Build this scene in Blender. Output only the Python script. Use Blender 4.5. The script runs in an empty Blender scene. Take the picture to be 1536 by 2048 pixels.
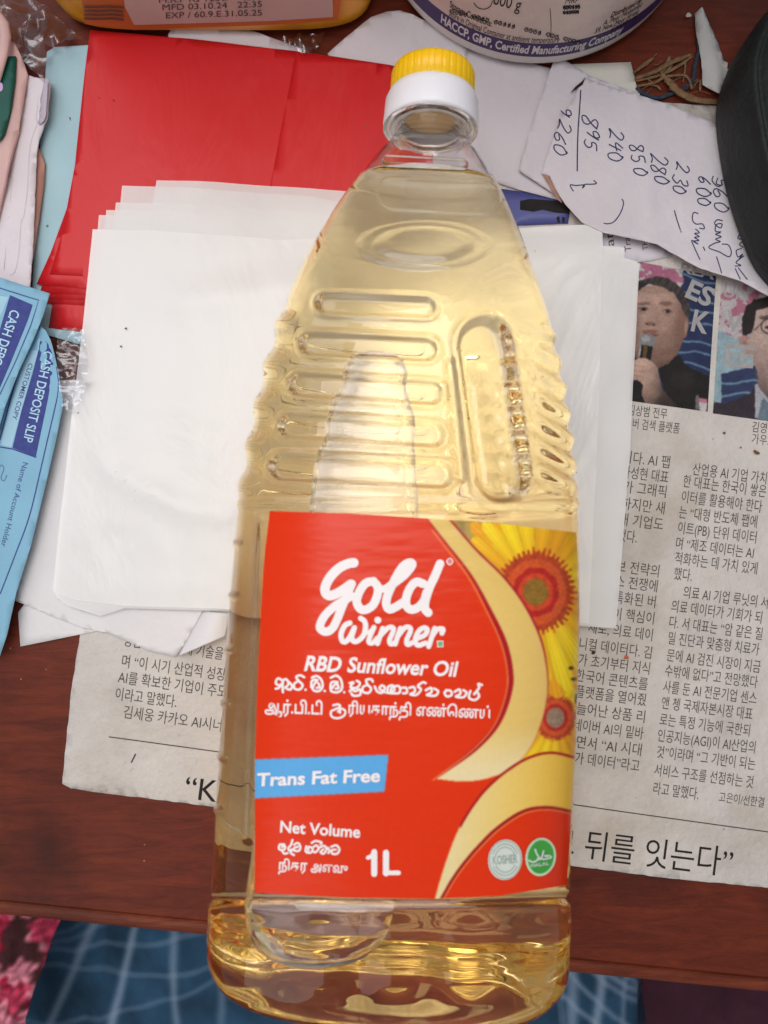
import bpy, bmesh, math, random
import numpy as np
from mathutils import Vector, Matrix

SC = bpy.context.scene
COL = SC.collection
RNG = np.random.default_rng(7)
random.seed(7)

# ------------------------------------------------------------------ camera
FPX = 1500.0                 # focal length in photo pixels (1536 x 2048)
CAM_H = 0.235                # camera height above the table top, metres
TILT = math.radians(2.5)
cam_d = bpy.data.cameras.new('camera')
cam_d.sensor_fit = 'VERTICAL'
cam_d.sensor_height = 24.0
cam_d.lens = FPX / 2048.0 * 24.0
cam_d.clip_start = 0.005
cam_d.clip_end = 20.0
cam_d.dof.use_dof = True
cam_d.dof.focus_distance = 0.222
cam_d.dof.aperture_fstop = 10.5
cam = bpy.data.objects.new('camera', cam_d)
cam.location = (0, 0, CAM_H)
cam.rotation_euler = (TILT, 0, 0)
COL.objects.link(cam)
SC.camera = cam

# ------------------------------------------------------------------ world and lamps (daylight from a doorway ahead + room bounce)
world = bpy.data.worlds.new('World')
SC.world = world
world.use_nodes = True
bg = world.node_tree.nodes['Background']
bg.inputs['Color'].default_value = (0.93, 0.93, 1.0, 1)
bg.inputs['Strength'].default_value = 0.30

def area(name, loc, target, sx, sy, power, col=(1, 1, 1)):
    d = bpy.data.lights.new(name, 'AREA')
    d.shape = 'RECTANGLE'; d.size = sx; d.size_y = sy
    d.energy = power; d.color = col
    o = bpy.data.objects.new(name, d)
    o.location = loc
    o.rotation_euler = (Vector(target) - Vector(loc)).to_track_quat('-Z', 'Y').to_euler()
    COL.objects.link(o)
    return o
area('window_light', (-0.06, 0.13, 0.62), (0.0, 0.0, 0), 0.46, 0.40, 2.5, (1.0, 0.985, 0.97))
area('doorway_light', (-0.62, 0.55, 0.72), (0, 0.0, 0), 0.5, 0.6, 1.7, (0.95, 0.98, 1.0))
area('room_bounce', (-0.5, -0.75, 0.9), (0, 0, 0), 0.7, 0.7, 1.8, (1.0, 0.97, 0.94))

SC.view_settings.view_transform = 'Standard'
SC.view_settings.look = 'None'
SC.view_settings.exposure = 0.0
SC.view_settings.gamma = 1.0
SC.view_settings.use_curve_mapping = False
SC.render.engine = 'CYCLES'
cy = SC.cycles
cy.use_denoising = True
try:
    cy.denoiser = 'OPENIMAGEDENOISE'
except Exception:
    pass
cy.max_bounces = 28
cy.transmission_bounces = 26
cy.transparent_max_bounces = 24
cy.diffuse_bounces = 6
cy.glossy_bounces = 14
cy.caustics_refractive = True
cy.caustics_reflective = True
cy.blur_glossy = 0.0
cy.sample_clamp_indirect = 30.0

# ------------------------------------------------------------------ pixel <-> world
CT, ST = math.cos(TILT), math.sin(TILT)
MM = 0.001

def P(px, py, z=0.0):
    """photo pixel -> point on the horizontal plane at height z"""
    px = np.asarray(px, float); py = np.asarray(py, float)
    dx = (px - 768.0) / FPX; dy = -(py - 1024.0) / FPX
    wy = dy * CT + ST; wz = dy * ST - CT
    t = (np.asarray(z, float) - CAM_H) / wz
    return dx * t, wy * t

def ray(px, py):
    px = np.asarray(px, float); py = np.asarray(py, float)
    dx = (px - 768.0) / FPX; dy = -(py - 1024.0) / FPX
    return dx, dy * CT + ST, dy * ST - CT

def proj(x, y, z):
    zz = np.asarray(z, float) - CAM_H
    cyy = y * CT + zz * ST
    czz = -y * ST + zz * CT
    return 768.0 + FPX * x / -czz, 1024.0 - FPX * cyy / -czz

def lin(c):
    c = np.asarray(c, float) / 255.0
    return np.where(c <= 0.04045, c / 12.92, ((c + 0.055) / 1.055) ** 2.4)

def rgb(*c):
    return tuple(float(v) for v in lin(c)) + (1.0,)

def und(x, y):
    """shared gentle undulation of the paper pile (metres)"""
    return 0.00022 * (np.sin(x * 61 + 0.6) * np.cos(y * 47 - 0.4) + 0.6 * np.sin(x * 23 - y * 71 + 1.0))

def vnoise(x, y, seed=0):
    """cheap smooth 2D value noise, ~[-1,1]"""
    x = np.asarray(x, float); y = np.asarray(y, float)
    xi = np.floor(x).astype(np.int64); yi = np.floor(y).astype(np.int64)
    xf = x - xi; yf = y - yi
    def h(a, b):
        n = (a * 374761393 + b * 668265263 + seed * 1442695041) & 0x7fffffff
        n = ((n ^ (n >> 13)) * 1274126177) & 0x7fffffff
        n = (n ^ (n >> 16)) & 0xffff
        return n / 32767.5 - 1.0
    u = xf * xf * (3 - 2 * xf); v = yf * yf * (3 - 2 * yf)
    return (h(xi, yi) * (1 - u) + h(xi + 1, yi) * u) * (1 - v) + (h(xi, yi + 1) * (1 - u) + h(xi + 1, yi + 1) * u) * v

def fbm(x, y, seed=0, oct=3):
    s = 0; a = 1.0
    for k in range(oct):
        s = s + a * vnoise(x * 2 ** k, y * 2 ** k, seed + k * 17); a *= 0.5
    return s / 1.75

def pip(x, y, poly):
    """vectorised point in polygon"""
    x = np.asarray(x, float); y = np.asarray(y, float)
    ins = np.zeros(x.shape, bool)
    n = len(poly)
    for i in range(n):
        x0, y0 = poly[i]; x1, y1 = poly[(i + 1) % n]
        if y0 == y1:
            continue
        c = ((y0 > y) != (y1 > y)) & (x < (x1 - x0) * (y - y0) / (y1 - y0) + x0)
        ins ^= c
    return ins

def smooth_line(pts, n=8, closed=False):
    """Catmull-Rom through points"""
    p = np.array(pts, float); out = []
    m = len(p)
    rng = range(m) if closed else range(m - 1)
    for i in rng:
        if closed:
            a, b, c, d = p[(i - 1) % m], p[i], p[(i + 1) % m], p[(i + 2) % m]
        else:
            a = p[i - 1] if i > 0 else 2 * p[0] - p[1]
            b, c = p[i], p[i + 1]
            d = p[i + 2] if i + 2 < m else 2 * p[-1] - p[-2]
        for k in range(n):
            t = k / n
            out.append(0.5 * ((2 * b) + (-a + c) * t + (2 * a - 5 * b + 4 * c - d) * t * t + (-a + 3 * b - 3 * c + d) * t ** 3))
    if not closed:
        out.append(p[-1])
    return np.array(out)

# ------------------------------------------------------------------ objects
def link(name, me, mat=None, parent=None, smooth=True):
    o = bpy.data.objects.new(name, me)
    COL.objects.link(o)
    if mat is not None:
        me.materials.append(mat)
    if parent is not None:
        o.parent = parent
    if smooth and len(me.polygons):
        me.polygons.foreach_set('use_smooth', np.ones(len(me.polygons), bool))
    me.update()
    return o

def tag(o, label=None, cat=None, group=None, kind=None):
    if label: o['label'] = label
    if cat: o['category'] = cat
    if group: o['group'] = group
    if kind: o['kind'] = kind
    return o

def empty(name, label, cat, group=None):
    o = bpy.data.objects.new(name, None)
    o.empty_display_size = 0.01
    COL.objects.link(o)
    return tag(o, label, cat, group)

def mesh_py(name, v, f):
    me = bpy.data.meshes.new(name)
    me.from_pydata([tuple(map(float, p)) for p in v], [], [tuple(int(i) for i in q) for q in f])
    me.update()
    return me

def grid_mesh(name, pts, closed_u=False, col=None, flip=False):
    """pts: (R, C, 3) array -> quad grid mesh; col: (R, C, 3) linear colours"""
    R, C, _ = pts.shape
    me = bpy.data.meshes.new(name)
    idx = np.arange(R * C).reshape(R, C)
    if closed_u:
        a = idx[:-1, :]; b = np.roll(idx, -1, 1)[:-1, :]; c = np.roll(idx, -1, 1)[1:, :]; d = idx[1:, :]
    else:
        a = idx[:-1, :-1]; b = idx[:-1, 1:]; c = idx[1:, 1:]; d = idx[1:, :-1]
    q = np.stack([a, b, c, d], -1).reshape(-1, 4)
    if flip:
        q = q[:, ::-1]
    nv, nf = R * C, len(q)
    me.vertices.add(nv); me.vertices.foreach_set('co', pts.reshape(-1).astype(np.float32))
    me.loops.add(nf * 4); me.loops.foreach_set('vertex_index', q.reshape(-1).astype(np.int32))
    me.polygons.add(nf)
    me.polygons.foreach_set('loop_start', (np.arange(nf) * 4).astype(np.int32))
    me.polygons.foreach_set('loop_total', np.full(nf, 4, np.int32))
    me.update(calc_edges=True)
    if col is not None:
        at = me.color_attributes.new('Col', 'FLOAT_COLOR', 'POINT')
        rgba = np.ones((nv, 4), np.float32); rgba[:, :3] = col.reshape(-1, 3)
        at.data.foreach_set('color', rgba.reshape(-1))
    return me

# ------------------------------------------------------------------ materials
def new_mat(name):
    m = bpy.data.materials.new(name); m.use_nodes = True
    nt = m.node_tree
    return m, nt, nt.nodes['Principled BSDF']

def mat(name, col, rough=0.6, var=0.06, vscale=60, bump=0.0, bscale=400, spec=0.4, specks=None, stain=None, stretch=None, sheen=0.0, coat=0.0):
    """procedural surface: base colour with soft variation, optional stains, specks and fine relief"""
    m, nt, b = new_mat(name)
    N = nt.nodes.new; L = nt.links.new
    tc = N('ShaderNodeTexCoord')
    vec = tc.outputs['Object']
    if stretch:
        mp = N('ShaderNodeMapping'); mp.inputs['Scale'].default_value = stretch
        L(vec, mp.inputs['Vector']); vec = mp.outputs['Vector']
    nz = N('ShaderNodeTexNoise'); nz.inputs['Scale'].default_value = vscale; nz.inputs['Detail'].default_value = 6
    L(vec, nz.inputs['Vector'])
    mr = N('ShaderNodeMapRange'); mr.inputs['From Min'].default_value = 0.3; mr.inputs['From Max'].default_value = 0.7
    mr.inputs['To Min'].default_value = 1 - var; mr.inputs['To Max'].default_value = 1 + var
    L(nz.outputs['Fac'], mr.inputs['Value'])
    mx = N('ShaderNodeVectorMath'); mx.operation = 'SCALE'; mx.inputs[0].default_value = col[:3]
    L(mr.outputs['Result'], mx.inputs['Scale'])
    out = mx.outputs['Vector']
    if stain:
        scol, sscale, thr, amt = stain
        n2 = N('ShaderNodeTexNoise'); n2.inputs['Scale'].default_value = sscale; n2.inputs['Detail'].default_value = 8; n2.inputs['Roughness'].default_value = 0.65
        L(vec, n2.inputs['Vector'])
        r2 = N('ShaderNodeMapRange'); r2.inputs['From Min'].default_value = thr; r2.inputs['From Max'].default_value = thr + 0.18
        r2.inputs['To Max'].default_value = amt
        L(n2.outputs['Fac'], r2.inputs['Value'])
        x2 = N('ShaderNodeMixRGB'); x2.inputs['Color2'].default_value = scol
        L(r2.outputs['Result'], x2.inputs['Fac']); L(out, x2.inputs['Color1']); out = x2.outputs['Color']
    if specks:
        scol, sscale, size, amt = specks
        vo = N('ShaderNodeTexVoronoi'); vo.inputs['Scale'].default_value = sscale; vo.inputs['Randomness'].default_value = 1
        L(vec, vo.inputs['Vector'])
        lt = N('ShaderNodeMath'); lt.operation = 'LESS_THAN'; lt.inputs[1].default_value = size
        L(vo.outputs['Distance'], lt.inputs[0])
        wn = N('ShaderNodeSeparateColor'); L(vo.outputs['Color'], wn.inputs['Color'])
        gt = N('ShaderNodeMath'); gt.operation = 'GREATER_THAN'; gt.inputs[1].default_value = 0.72
        L(wn.outputs['Red'], gt.inputs[0])
        mu = N('ShaderNodeMath'); mu.operation = 'MULTIPLY'; L(lt.outputs[0], mu.inputs[0]); L(gt.outputs[0], mu.inputs[1])
        m2 = N('ShaderNodeMath'); m2.operation = 'MULTIPLY'; m2.inputs[1].default_value = amt; L(mu.outputs[0], m2.inputs[0])
        x3 = N('ShaderNodeMixRGB'); x3.inputs['Color2'].default_value = scol
        L(m2.outputs[0], x3.inputs['Fac']); L(out, x3.inputs['Color1']); out = x3.outputs['Color']
    L(out, b.inputs['Base Color'])
    b.inputs['Roughness'].default_value = rough
    b.inputs['Specular IOR Level'].default_value = spec
    if sheen: b.inputs['Sheen Weight'].default_value = sheen
    if coat: b.inputs['Coat Weight'].default_value = coat; b.inputs['Coat Roughness'].default_value = 0.25
    if bump:
        n3 = N('ShaderNodeTexNoise'); n3.inputs['Scale'].default_value = bscale; n3.inputs['Detail'].default_value = 5
        L(vec, n3.inputs['Vector'])
        bp = N('ShaderNodeBump'); bp.inputs['Strength'].default_value = bump; bp.inputs['Distance'].default_value = 0.001
        L(n3.outputs['Fac'], bp.inputs['Height']); L(bp.outputs['Normal'], b.inputs['Normal'])
    return m

def col_mat(name, rough=0.5, spec=0.4, bump=0.0, bscale=500, grain=0.05, gscale=1500, coat=0.0):
    """printed surface: colours held on the mesh by code, with fine print grain"""
    m, nt, b = new_mat(name)
    N = nt.nodes.new; L = nt.links.new
    at = N('ShaderNodeAttribute'); at.attribute_name = 'Col'
    tc = N('ShaderNodeTexCoord')
    nz = N('ShaderNodeTexNoise'); nz.inputs['Scale'].default_value = gscale; nz.inputs['Detail'].default_value = 3
    L(tc.outputs['Object'], nz.inputs['Vector'])
    mr = N('ShaderNodeMapRange'); mr.inputs['From Min'].default_value = 0.3; mr.inputs['From Max'].default_value = 0.7
    mr.inputs['To Min'].default_value = 1 - grain; mr.inputs['To Max'].default_value = 1 + grain
    L(nz.outputs['Fac'], mr.inputs['Value'])
    mx = N('ShaderNodeVectorMath'); mx.operation = 'SCALE'
    L(at.outputs['Color'], mx.inputs[0]); L(mr.outputs['Result'], mx.inputs['Scale'])
    L(mx.outputs['Vector'], b.inputs['Base Color'])
    b.inputs['Roughness'].default_value = rough
    b.inputs['Specular IOR Level'].default_value = spec
    if coat: b.inputs['Coat Weight'].default_value = coat; b.inputs['Coat Roughness'].default_value = 0.12
    if bump:
        n3 = N('ShaderNodeTexNoise'); n3.inputs['Scale'].default_value = bscale; n3.inputs['Detail'].default_value = 3
        L(tc.outputs['Object'], n3.inputs['Vector'])
        bp = N('ShaderNodeBump'); bp.inputs['Strength'].default_value = bump; bp.inputs['Distance'].default_value = 0.001
        L(n3.outputs['Fac'], bp.inputs['Height']); L(bp.outputs['Normal'], b.inputs['Normal'])
    return m

def poly_mat(name, col, rough, opacity, bump, bscale, stretch=(1, 1, 1), spec=0.45):
    """thin translucent polythene"""
    m, nt, b = new_mat(name)
    N = nt.nodes.new; L = nt.links.new
    tc = N('ShaderNodeTexCoord')
    mp = N('ShaderNodeMapping'); mp.inputs['Scale'].default_value = stretch
    L(tc.outputs['Object'], mp.inputs['Vector'])
    nz = N('ShaderNodeTexNoise'); nz.inputs['Scale'].default_value = bscale; nz.inputs['Detail'].default_value = 4
    nz.inputs['Distortion'].default_value = 0.9
    L(mp.outputs['Vector'], nz.inputs['Vector'])
    bp = N('ShaderNodeBump'); bp.inputs['Strength'].default_value = bump; bp.inputs['Distance'].default_value = 0.0045
    L(nz.outputs['Fac'], bp.inputs['Height']); L(bp.outputs['Normal'], b.inputs['Normal'])
    # dust specks that stick to the film
    vo = N('ShaderNodeTexVoronoi'); vo.inputs['Scale'].default_value = 75
    L(tc.outputs['Object'], vo.inputs['Vector'])
    lt = N('ShaderNodeMath'); lt.operation = 'LESS_THAN'; lt.inputs[1].default_value = 0.025
    L(vo.outputs['Distance'], lt.inputs[0])
    x = N('ShaderNodeMixRGB'); x.inputs['Color1'].default_value = col; x.inputs['Color2'].default_value = rgb(110, 85, 70)
    f = N('ShaderNodeMath'); f.operation = 'MULTIPLY'; f.inputs[1].default_value = 0.7
    L(lt.outputs[0], f.inputs[0]); L(f.outputs[0], x.inputs['Fac'])
    L(x.outputs['Color'], b.inputs['Base Color'])
    b.inputs['Roughness'].default_value = rough
    b.inputs['Specular IOR Level'].default_value = spec
    b.inputs['Alpha'].default_value = opacity
    return m

def clear_film(name, tint=(0.95, 0.95, 0.97, 1), gloss=0.07):
    """crumpled clear wrapping: mostly see-through with bright creases"""
    m = bpy.data.materials.new(name); m.use_nodes = True
    nt = m.node_tree; nt.nodes.clear()
    N = nt.nodes.new; L = nt.links.new
    o = N('ShaderNodeOutputMaterial'); t = N('ShaderNodeBsdfTransparent'); g = N('ShaderNodeBsdfGlossy'); mx = N('ShaderNodeMixShader')
    t.inputs['Color'].default_value = tint
    g.inputs['Roughness'].default_value = 0.22; g.inputs['Color'].default_value = (0.9, 0.9, 0.93, 1)
    fr = N('ShaderNodeFresnel'); fr.inputs['IOR'].default_value = 1.5
    ad = N('ShaderNodeMath'); ad.operation = 'ADD'; ad.inputs[1].default_value = gloss; ad.use_clamp = True
    L(fr.outputs[0], ad.inputs[0]); L(ad.outputs[0], mx.inputs['Fac'])
    L(t.outputs[0], mx.inputs[1]); L(g.outputs[0], mx.inputs[2]); L(mx.outputs[0], o.inputs['Surface'])
    return m

# ------------------------------------------------------------------ sheets of paper and film
def seg_dist(x, y, poly):
    d = np.full(x.shape, 1e9)
    n = len(poly)
    for i in range(n):
        x0, y0 = poly[i]; x1, y1 = poly[(i + 1) % n]
        ex, ey = x1 - x0, y1 - y0
        L2 = ex * ex + ey * ey + 1e-18
        t = np.clip(((x - x0) * ex + (y - y0) * ey) / L2, 0, 1)
        d = np.minimum(d, np.hypot(x - x0 - t * ex, y - y0 - t * ey))
    return d

def roughen(pts, amp, step):
    out = []
    n = len(pts)
    for i in range(n):
        a = np.array(pts[i], float); b = np.array(pts[(i + 1) % n], float)
        L = np.linalg.norm(b - a); k = max(1, int(L / step))
        nrm = np.array([-(b - a)[1], (b - a)[0]]) / (L + 1e-9)
        for j in range(k):
            q = a + (b - a) * j / k
            if j: q = q + nrm * amp * random.uniform(-1, 1)
            out.append(tuple(q))
    return out

def sheet(name, pts, z, material, parent=None, step=4.0, thick=0.14, curl=None, droop=None, jitter=None, use_und=True):
    """a sheet of paper or film: photo-pixel outline laid at z mm, subdivided, bent and given thickness"""
    if jitter: pts = roughen(pts, *jitter)
    pts = [tuple(p) for p in pts]
    xs, ys = P([p[0] for p in pts], [p[1] for p in pts], z * MM)
    bm = bmesh.new()
    vs = [bm.verts.new((x, y, 0)) for x, y in zip(xs, ys)]
    f = bm.faces.new(vs)
    bmesh.ops.triangulate(bm, faces=[f])
    s = step * MM
    for ax, arr in ((0, xs), (1, ys)):
        lo, hi = min(arr), max(arr)
        k = int((hi - lo) / s)
        for i in range(1, k + 1):
            co = [0, 0, 0]; no = [0, 0, 0]
            co[ax] = lo + i * s + 0.00013; no[ax] = 1
            if co[ax] >= hi: break
            bmesh.ops.bisect_plane(bm, geom=bm.verts[:] + bm.edges[:] + bm.faces[:], plane_co=co, plane_no=no, dist=1e-7)
    bmesh.ops.triangulate(bm, faces=[q for q in bm.faces if len(q.verts) > 4])
    X = np.array([v.co.x for v in bm.verts]); Y = np.array([v.co.y for v in bm.verts])
    Z = np.full(X.shape, z * MM)
    if use_und: Z = Z + und(X, Y)
    if curl is not None:
        qx, qy = proj(X, Y, z * MM)
        Z = Z + np.asarray(curl(qx, qy)) * MM
    if droop:
        d = seg_dist(X, Y, list(zip(xs, ys))) / (droop[0] * MM)
        Z = Z - droop[1] * MM * np.clip(1 - d, 0, 1) ** 2
    for v, zz in zip(bm.verts, Z): v.co.z = zz
    bmesh.ops.recalc_face_normals(bm, faces=bm.faces[:])
    if sum(q.normal.z for q in bm.faces) < 0:
        bmesh.ops.reverse_faces(bm, faces=bm.faces[:])
    me = bpy.data.meshes.new(name); bm.to_mesh(me); bm.free()
    o = link(name, me, material, parent)
    if thick:
        md = o.modifiers.new('thickness', 'SOLIDIFY'); md.thickness = thick * MM; md.offset = -1
    return o

# ------------------------------------------------------------------ lettering
_FC = {}
def glyphs(s, bold=0.0):
    """text -> (verts Nx2 in em units, faces, width)"""
    key = (s, bold)
    if key in _FC: return _FC[key]
    c = bpy.data.curves.new('t', 'FONT'); c.body = s; c.size = 1.0; c.offset = bold; c.resolution_u = 3
    o = bpy.data.objects.new('t', c); COL.objects.link(o)
    dg = bpy.context.evaluated_depsgraph_get()
    me = bpy.data.meshes.new_from_object(o.evaluated_get(dg))
    v = np.array([p.co[:2] for p in me.vertices]).reshape(-1, 2)
    f = [tuple(p.vertices) for p in me.polygons]
    bpy.data.objects.remove(o); bpy.data.curves.remove(c); bpy.data.meshes.remove(me)
    _FC[key] = (v, f)
    return v, f

class Ink:
    """collects lettering, strokes and shapes in photo pixels; lays them on a surface function"""
    def __init__(self): self.v = []; self.f = []; self.lift = []; self.k = 0
    def add(self, v, f, lift=0.0):
        o = sum(len(a) for a in self.v)
        self.v.append(np.asarray(v, float)); self.f += [tuple(i + o for i in q) for q in f]
        self.k += 1
        self.lift.append(np.full(len(v), lift + 0.0015 * (self.k % 12)))
    def text(self, s, p0, p1=None, em=24, sx=1.0, ang=0.0, bold=0.0, shear=0.0, lift=0.0, fit=True):
        v, f = glyphs(s, bold)
        if not len(v): return
        x0, x1 = v[:, 0].min(), v[:, 0].max()
        p0 = np.array(p0, float)
        if p1 is not None:
            d = np.array(p1, float) - p0; L = np.hypot(*d); d /= L
            sc = L / (x1 - x0)
        else:
            a = math.radians(ang); d = np.array([math.cos(a), math.sin(a)]); sc = em * sx
        u = np.array([d[1], -d[0]])
        q = p0 + ((v[:, :1] - x0) * sc + v[:, 1:] * em * shear) * d + v[:, 1:] * em * u
        self.add(q, f, lift)
    def stroke(self, pts, w, n=6, closed=False, lift=0.0, taper=False):
        c = smooth_line(pts, n, closed) if n > 1 else np.array(pts, float)
        if closed: c = np.vstack([c, c[:1]])
        t = np.gradient(c, axis=0); t /= (np.linalg.norm(t, axis=1)[:, None] + 1e-9)
        nr = np.stack([-t[:, 1], t[:, 0]], 1) * w / 2
        if taper:
            m = len(c); k = np.minimum(1, np.minimum(np.arange(m), np.arange(m)[::-1]) / 4 + 0.45); nr = nr * k[:, None]
        A = c + nr; B = c - nr; m = len(c)
        v = np.vstack([A, B]); f = [(i, i + 1, m + i + 1, m + i) for i in range(m - 1)]
        self.add(v, f, lift)
        if not closed and w > 3:
            for e, sg in ((0, -1), (-1, 1)):
                a0 = math.atan2(t[e][1] * sg, t[e][0] * sg)
                q = [c[e] + w / 2 * np.array([math.cos(a0 + g), math.sin(a0 + g)]) for g in np.linspace(-math.pi / 2, math.pi / 2, 9)]
                self.add(np.array(q), [tuple(range(9))], lift)
    def poly(self, pts, lift=0.0):
        """filled outline (any shape)"""
        bm = bmesh.new()
        vs = [bm.verts.new((p[0], p[1], 0)) for p in pts]
        bmesh.ops.triangulate(bm, faces=[bm.faces.new(vs)])
        for ax in (0, 1):
            lo, hi = min(p[ax] for p in pts), max(p[ax] for p in pts)
            for c_ in np.arange(lo + 9.03, hi, 9.0) if hi - lo > 18 else ():
                no = [0, 0, 0]; no[ax] = 1; co = [0, 0, 0]; co[ax] = c_
                bmesh.ops.bisect_plane(bm, geom=bm.verts[:] + bm.edges[:] + bm.faces[:], plane_co=co, plane_no=no, dist=1e-5)
        bm.verts.index_update()
        v = [(q.co.x, q.co.y) for q in bm.verts]; f = [tuple(q.index for q in p.verts) for p in bm.faces]
        bm.free(); self.add(np.array(v), f, lift)
    def disc(self, c, r, ry=None, n=28, lift=0.0, rot=0.0):
        ry = ry or r
        a = np.linspace(0, 2 * math.pi, n, endpoint=False); cr, sr = math.cos(rot), math.sin(rot)
        V = [np.array([[c[0], c[1]]])]; F = [(0, 1 + k, 1 + (k + 1) % n) for k in range(n)]; K = 6
        for q in range(1, K + 1):
            x = r * q / K * np.cos(a); y = ry * q / K * np.sin(a)
            V.append(np.stack([c[0] + x * cr - y * sr, c[1] + x * sr + y * cr], 1))
            if q < K: F += [(1 + (q - 1) * n + k, 1 + q * n + k, 1 + q * n + (k + 1) % n, 1 + (q - 1) * n + (k + 1) % n) for k in range(n)]
        self.add(np.vstack(V), F, lift)
    def poly(self, pts, lift=0.0):
        """filled outline (any shape)"""
        bm = bmesh.new()
        vs = [bm.verts.new((p[0], p[1], 0)) for p in pts]
        bmesh.ops.triangulate(bm, faces=[bm.faces.new(vs)])
        for ax in (0, 1):
            lo, hi = min(p[ax] for p in pts), max(p[ax] for p in pts)
            for c_ in np.arange(lo + 9.03, hi, 9.0) if hi - lo > 18 else ():
                no = [0, 0, 0]; no[ax] = 1; co = [0, 0, 0]; co[ax] = c_
                bmesh.ops.bisect_plane(bm, geom=bm.verts[:] + bm.edges[:] + bm.faces[:], plane_co=co, plane_no=no, dist=1e-5)
        bm.verts.index_update()
        v = [(q.co.x, q.co.y) for q in bm.verts]; f = [tuple(q.index for q in p.verts) for p in bm.faces]
        bm.free(); self.add(np.array(v), f, lift)
    def disc(self, c, r, ry=None, n=28, lift=0.0, rot=0.0):
        ry = ry or r
        a = np.linspace(0, 2 * math.pi, n, endpoint=False)
        x = r * np.cos(a); y = ry * np.sin(a); cr, sr = math.cos(rot), math.sin(rot)
        self.add(np.stack([c[0] + x * cr - y * sr, c[1] + x * sr + y * cr], 1), [tuple(range(n))], lift)
    def build(self, name, material, surf, parent=None):
        v = np.vstack(self.v); li = np.concatenate(self.lift)
        p = surf(v[:, 0], v[:, 1], li * MM)
        me = mesh_py(name, p, self.f)
        return link(name, me, material, parent, smooth=False)

def flat_surf(z, lift=0.05, curl=None, use_und=True):
    def s(px, py, li):
        x, y = P(px, py, z * MM)
        zz = np.full(x.shape, (z + lift) * MM) + li
        if use_und: zz = zz + und(x, y)
        if curl is not None: zz = zz + np.asarray(curl(px, py)) * MM
        return np.stack([x, y, zz], 1)
    return s

def tube(pts, rad, n=8, flat=1.0, closed_ends=True):
    """tapered tube through world points -> (verts, faces)"""
    p = np.array(pts, float); m = len(p)
    r = np.broadcast_to(np.asarray(rad, float), (m,))
    t = np.gradient(p, axis=0); t /= np.linalg.norm(t, axis=1)[:, None] + 1e-12
    V = []; F = []
    for i in range(m):
        s = np.cross(t[i], (0, 0, 1.0)); s /= np.linalg.norm(s) + 1e-9
        u = np.cross(s, t[i])
        for k in range(n):
            a = 2 * math.pi * k / n
            V.append(p[i] + r[i] * (math.cos(a) * s + flat * math.sin(a) * u))
    for i in range(m - 1):
        for k in range(n):
            F.append((i * n + k, i * n + (k + 1) % n, (i + 1) * n + (k + 1) % n, (i + 1) * n + k))
    if closed_ends:
        F.append(tuple(range(n - 1, -1, -1))); F.append(tuple((m - 1) * n + k for k in range(n)))
    return V, F

# ================================================================== SETTING: floor, table
m_floor = mat('floor cement', rgb(70, 52, 50), 0.7, 0.2, 8, 0.2, 60)
fl = link('floor', mesh_py('floor', [(-3, -3, -0.72), (3, -3, -0.72), (3, 3, -0.72), (-3, 3, -0.72)], [(0, 1, 2, 3)]), m_floor)
tag(fl, kind='structure')

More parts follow.
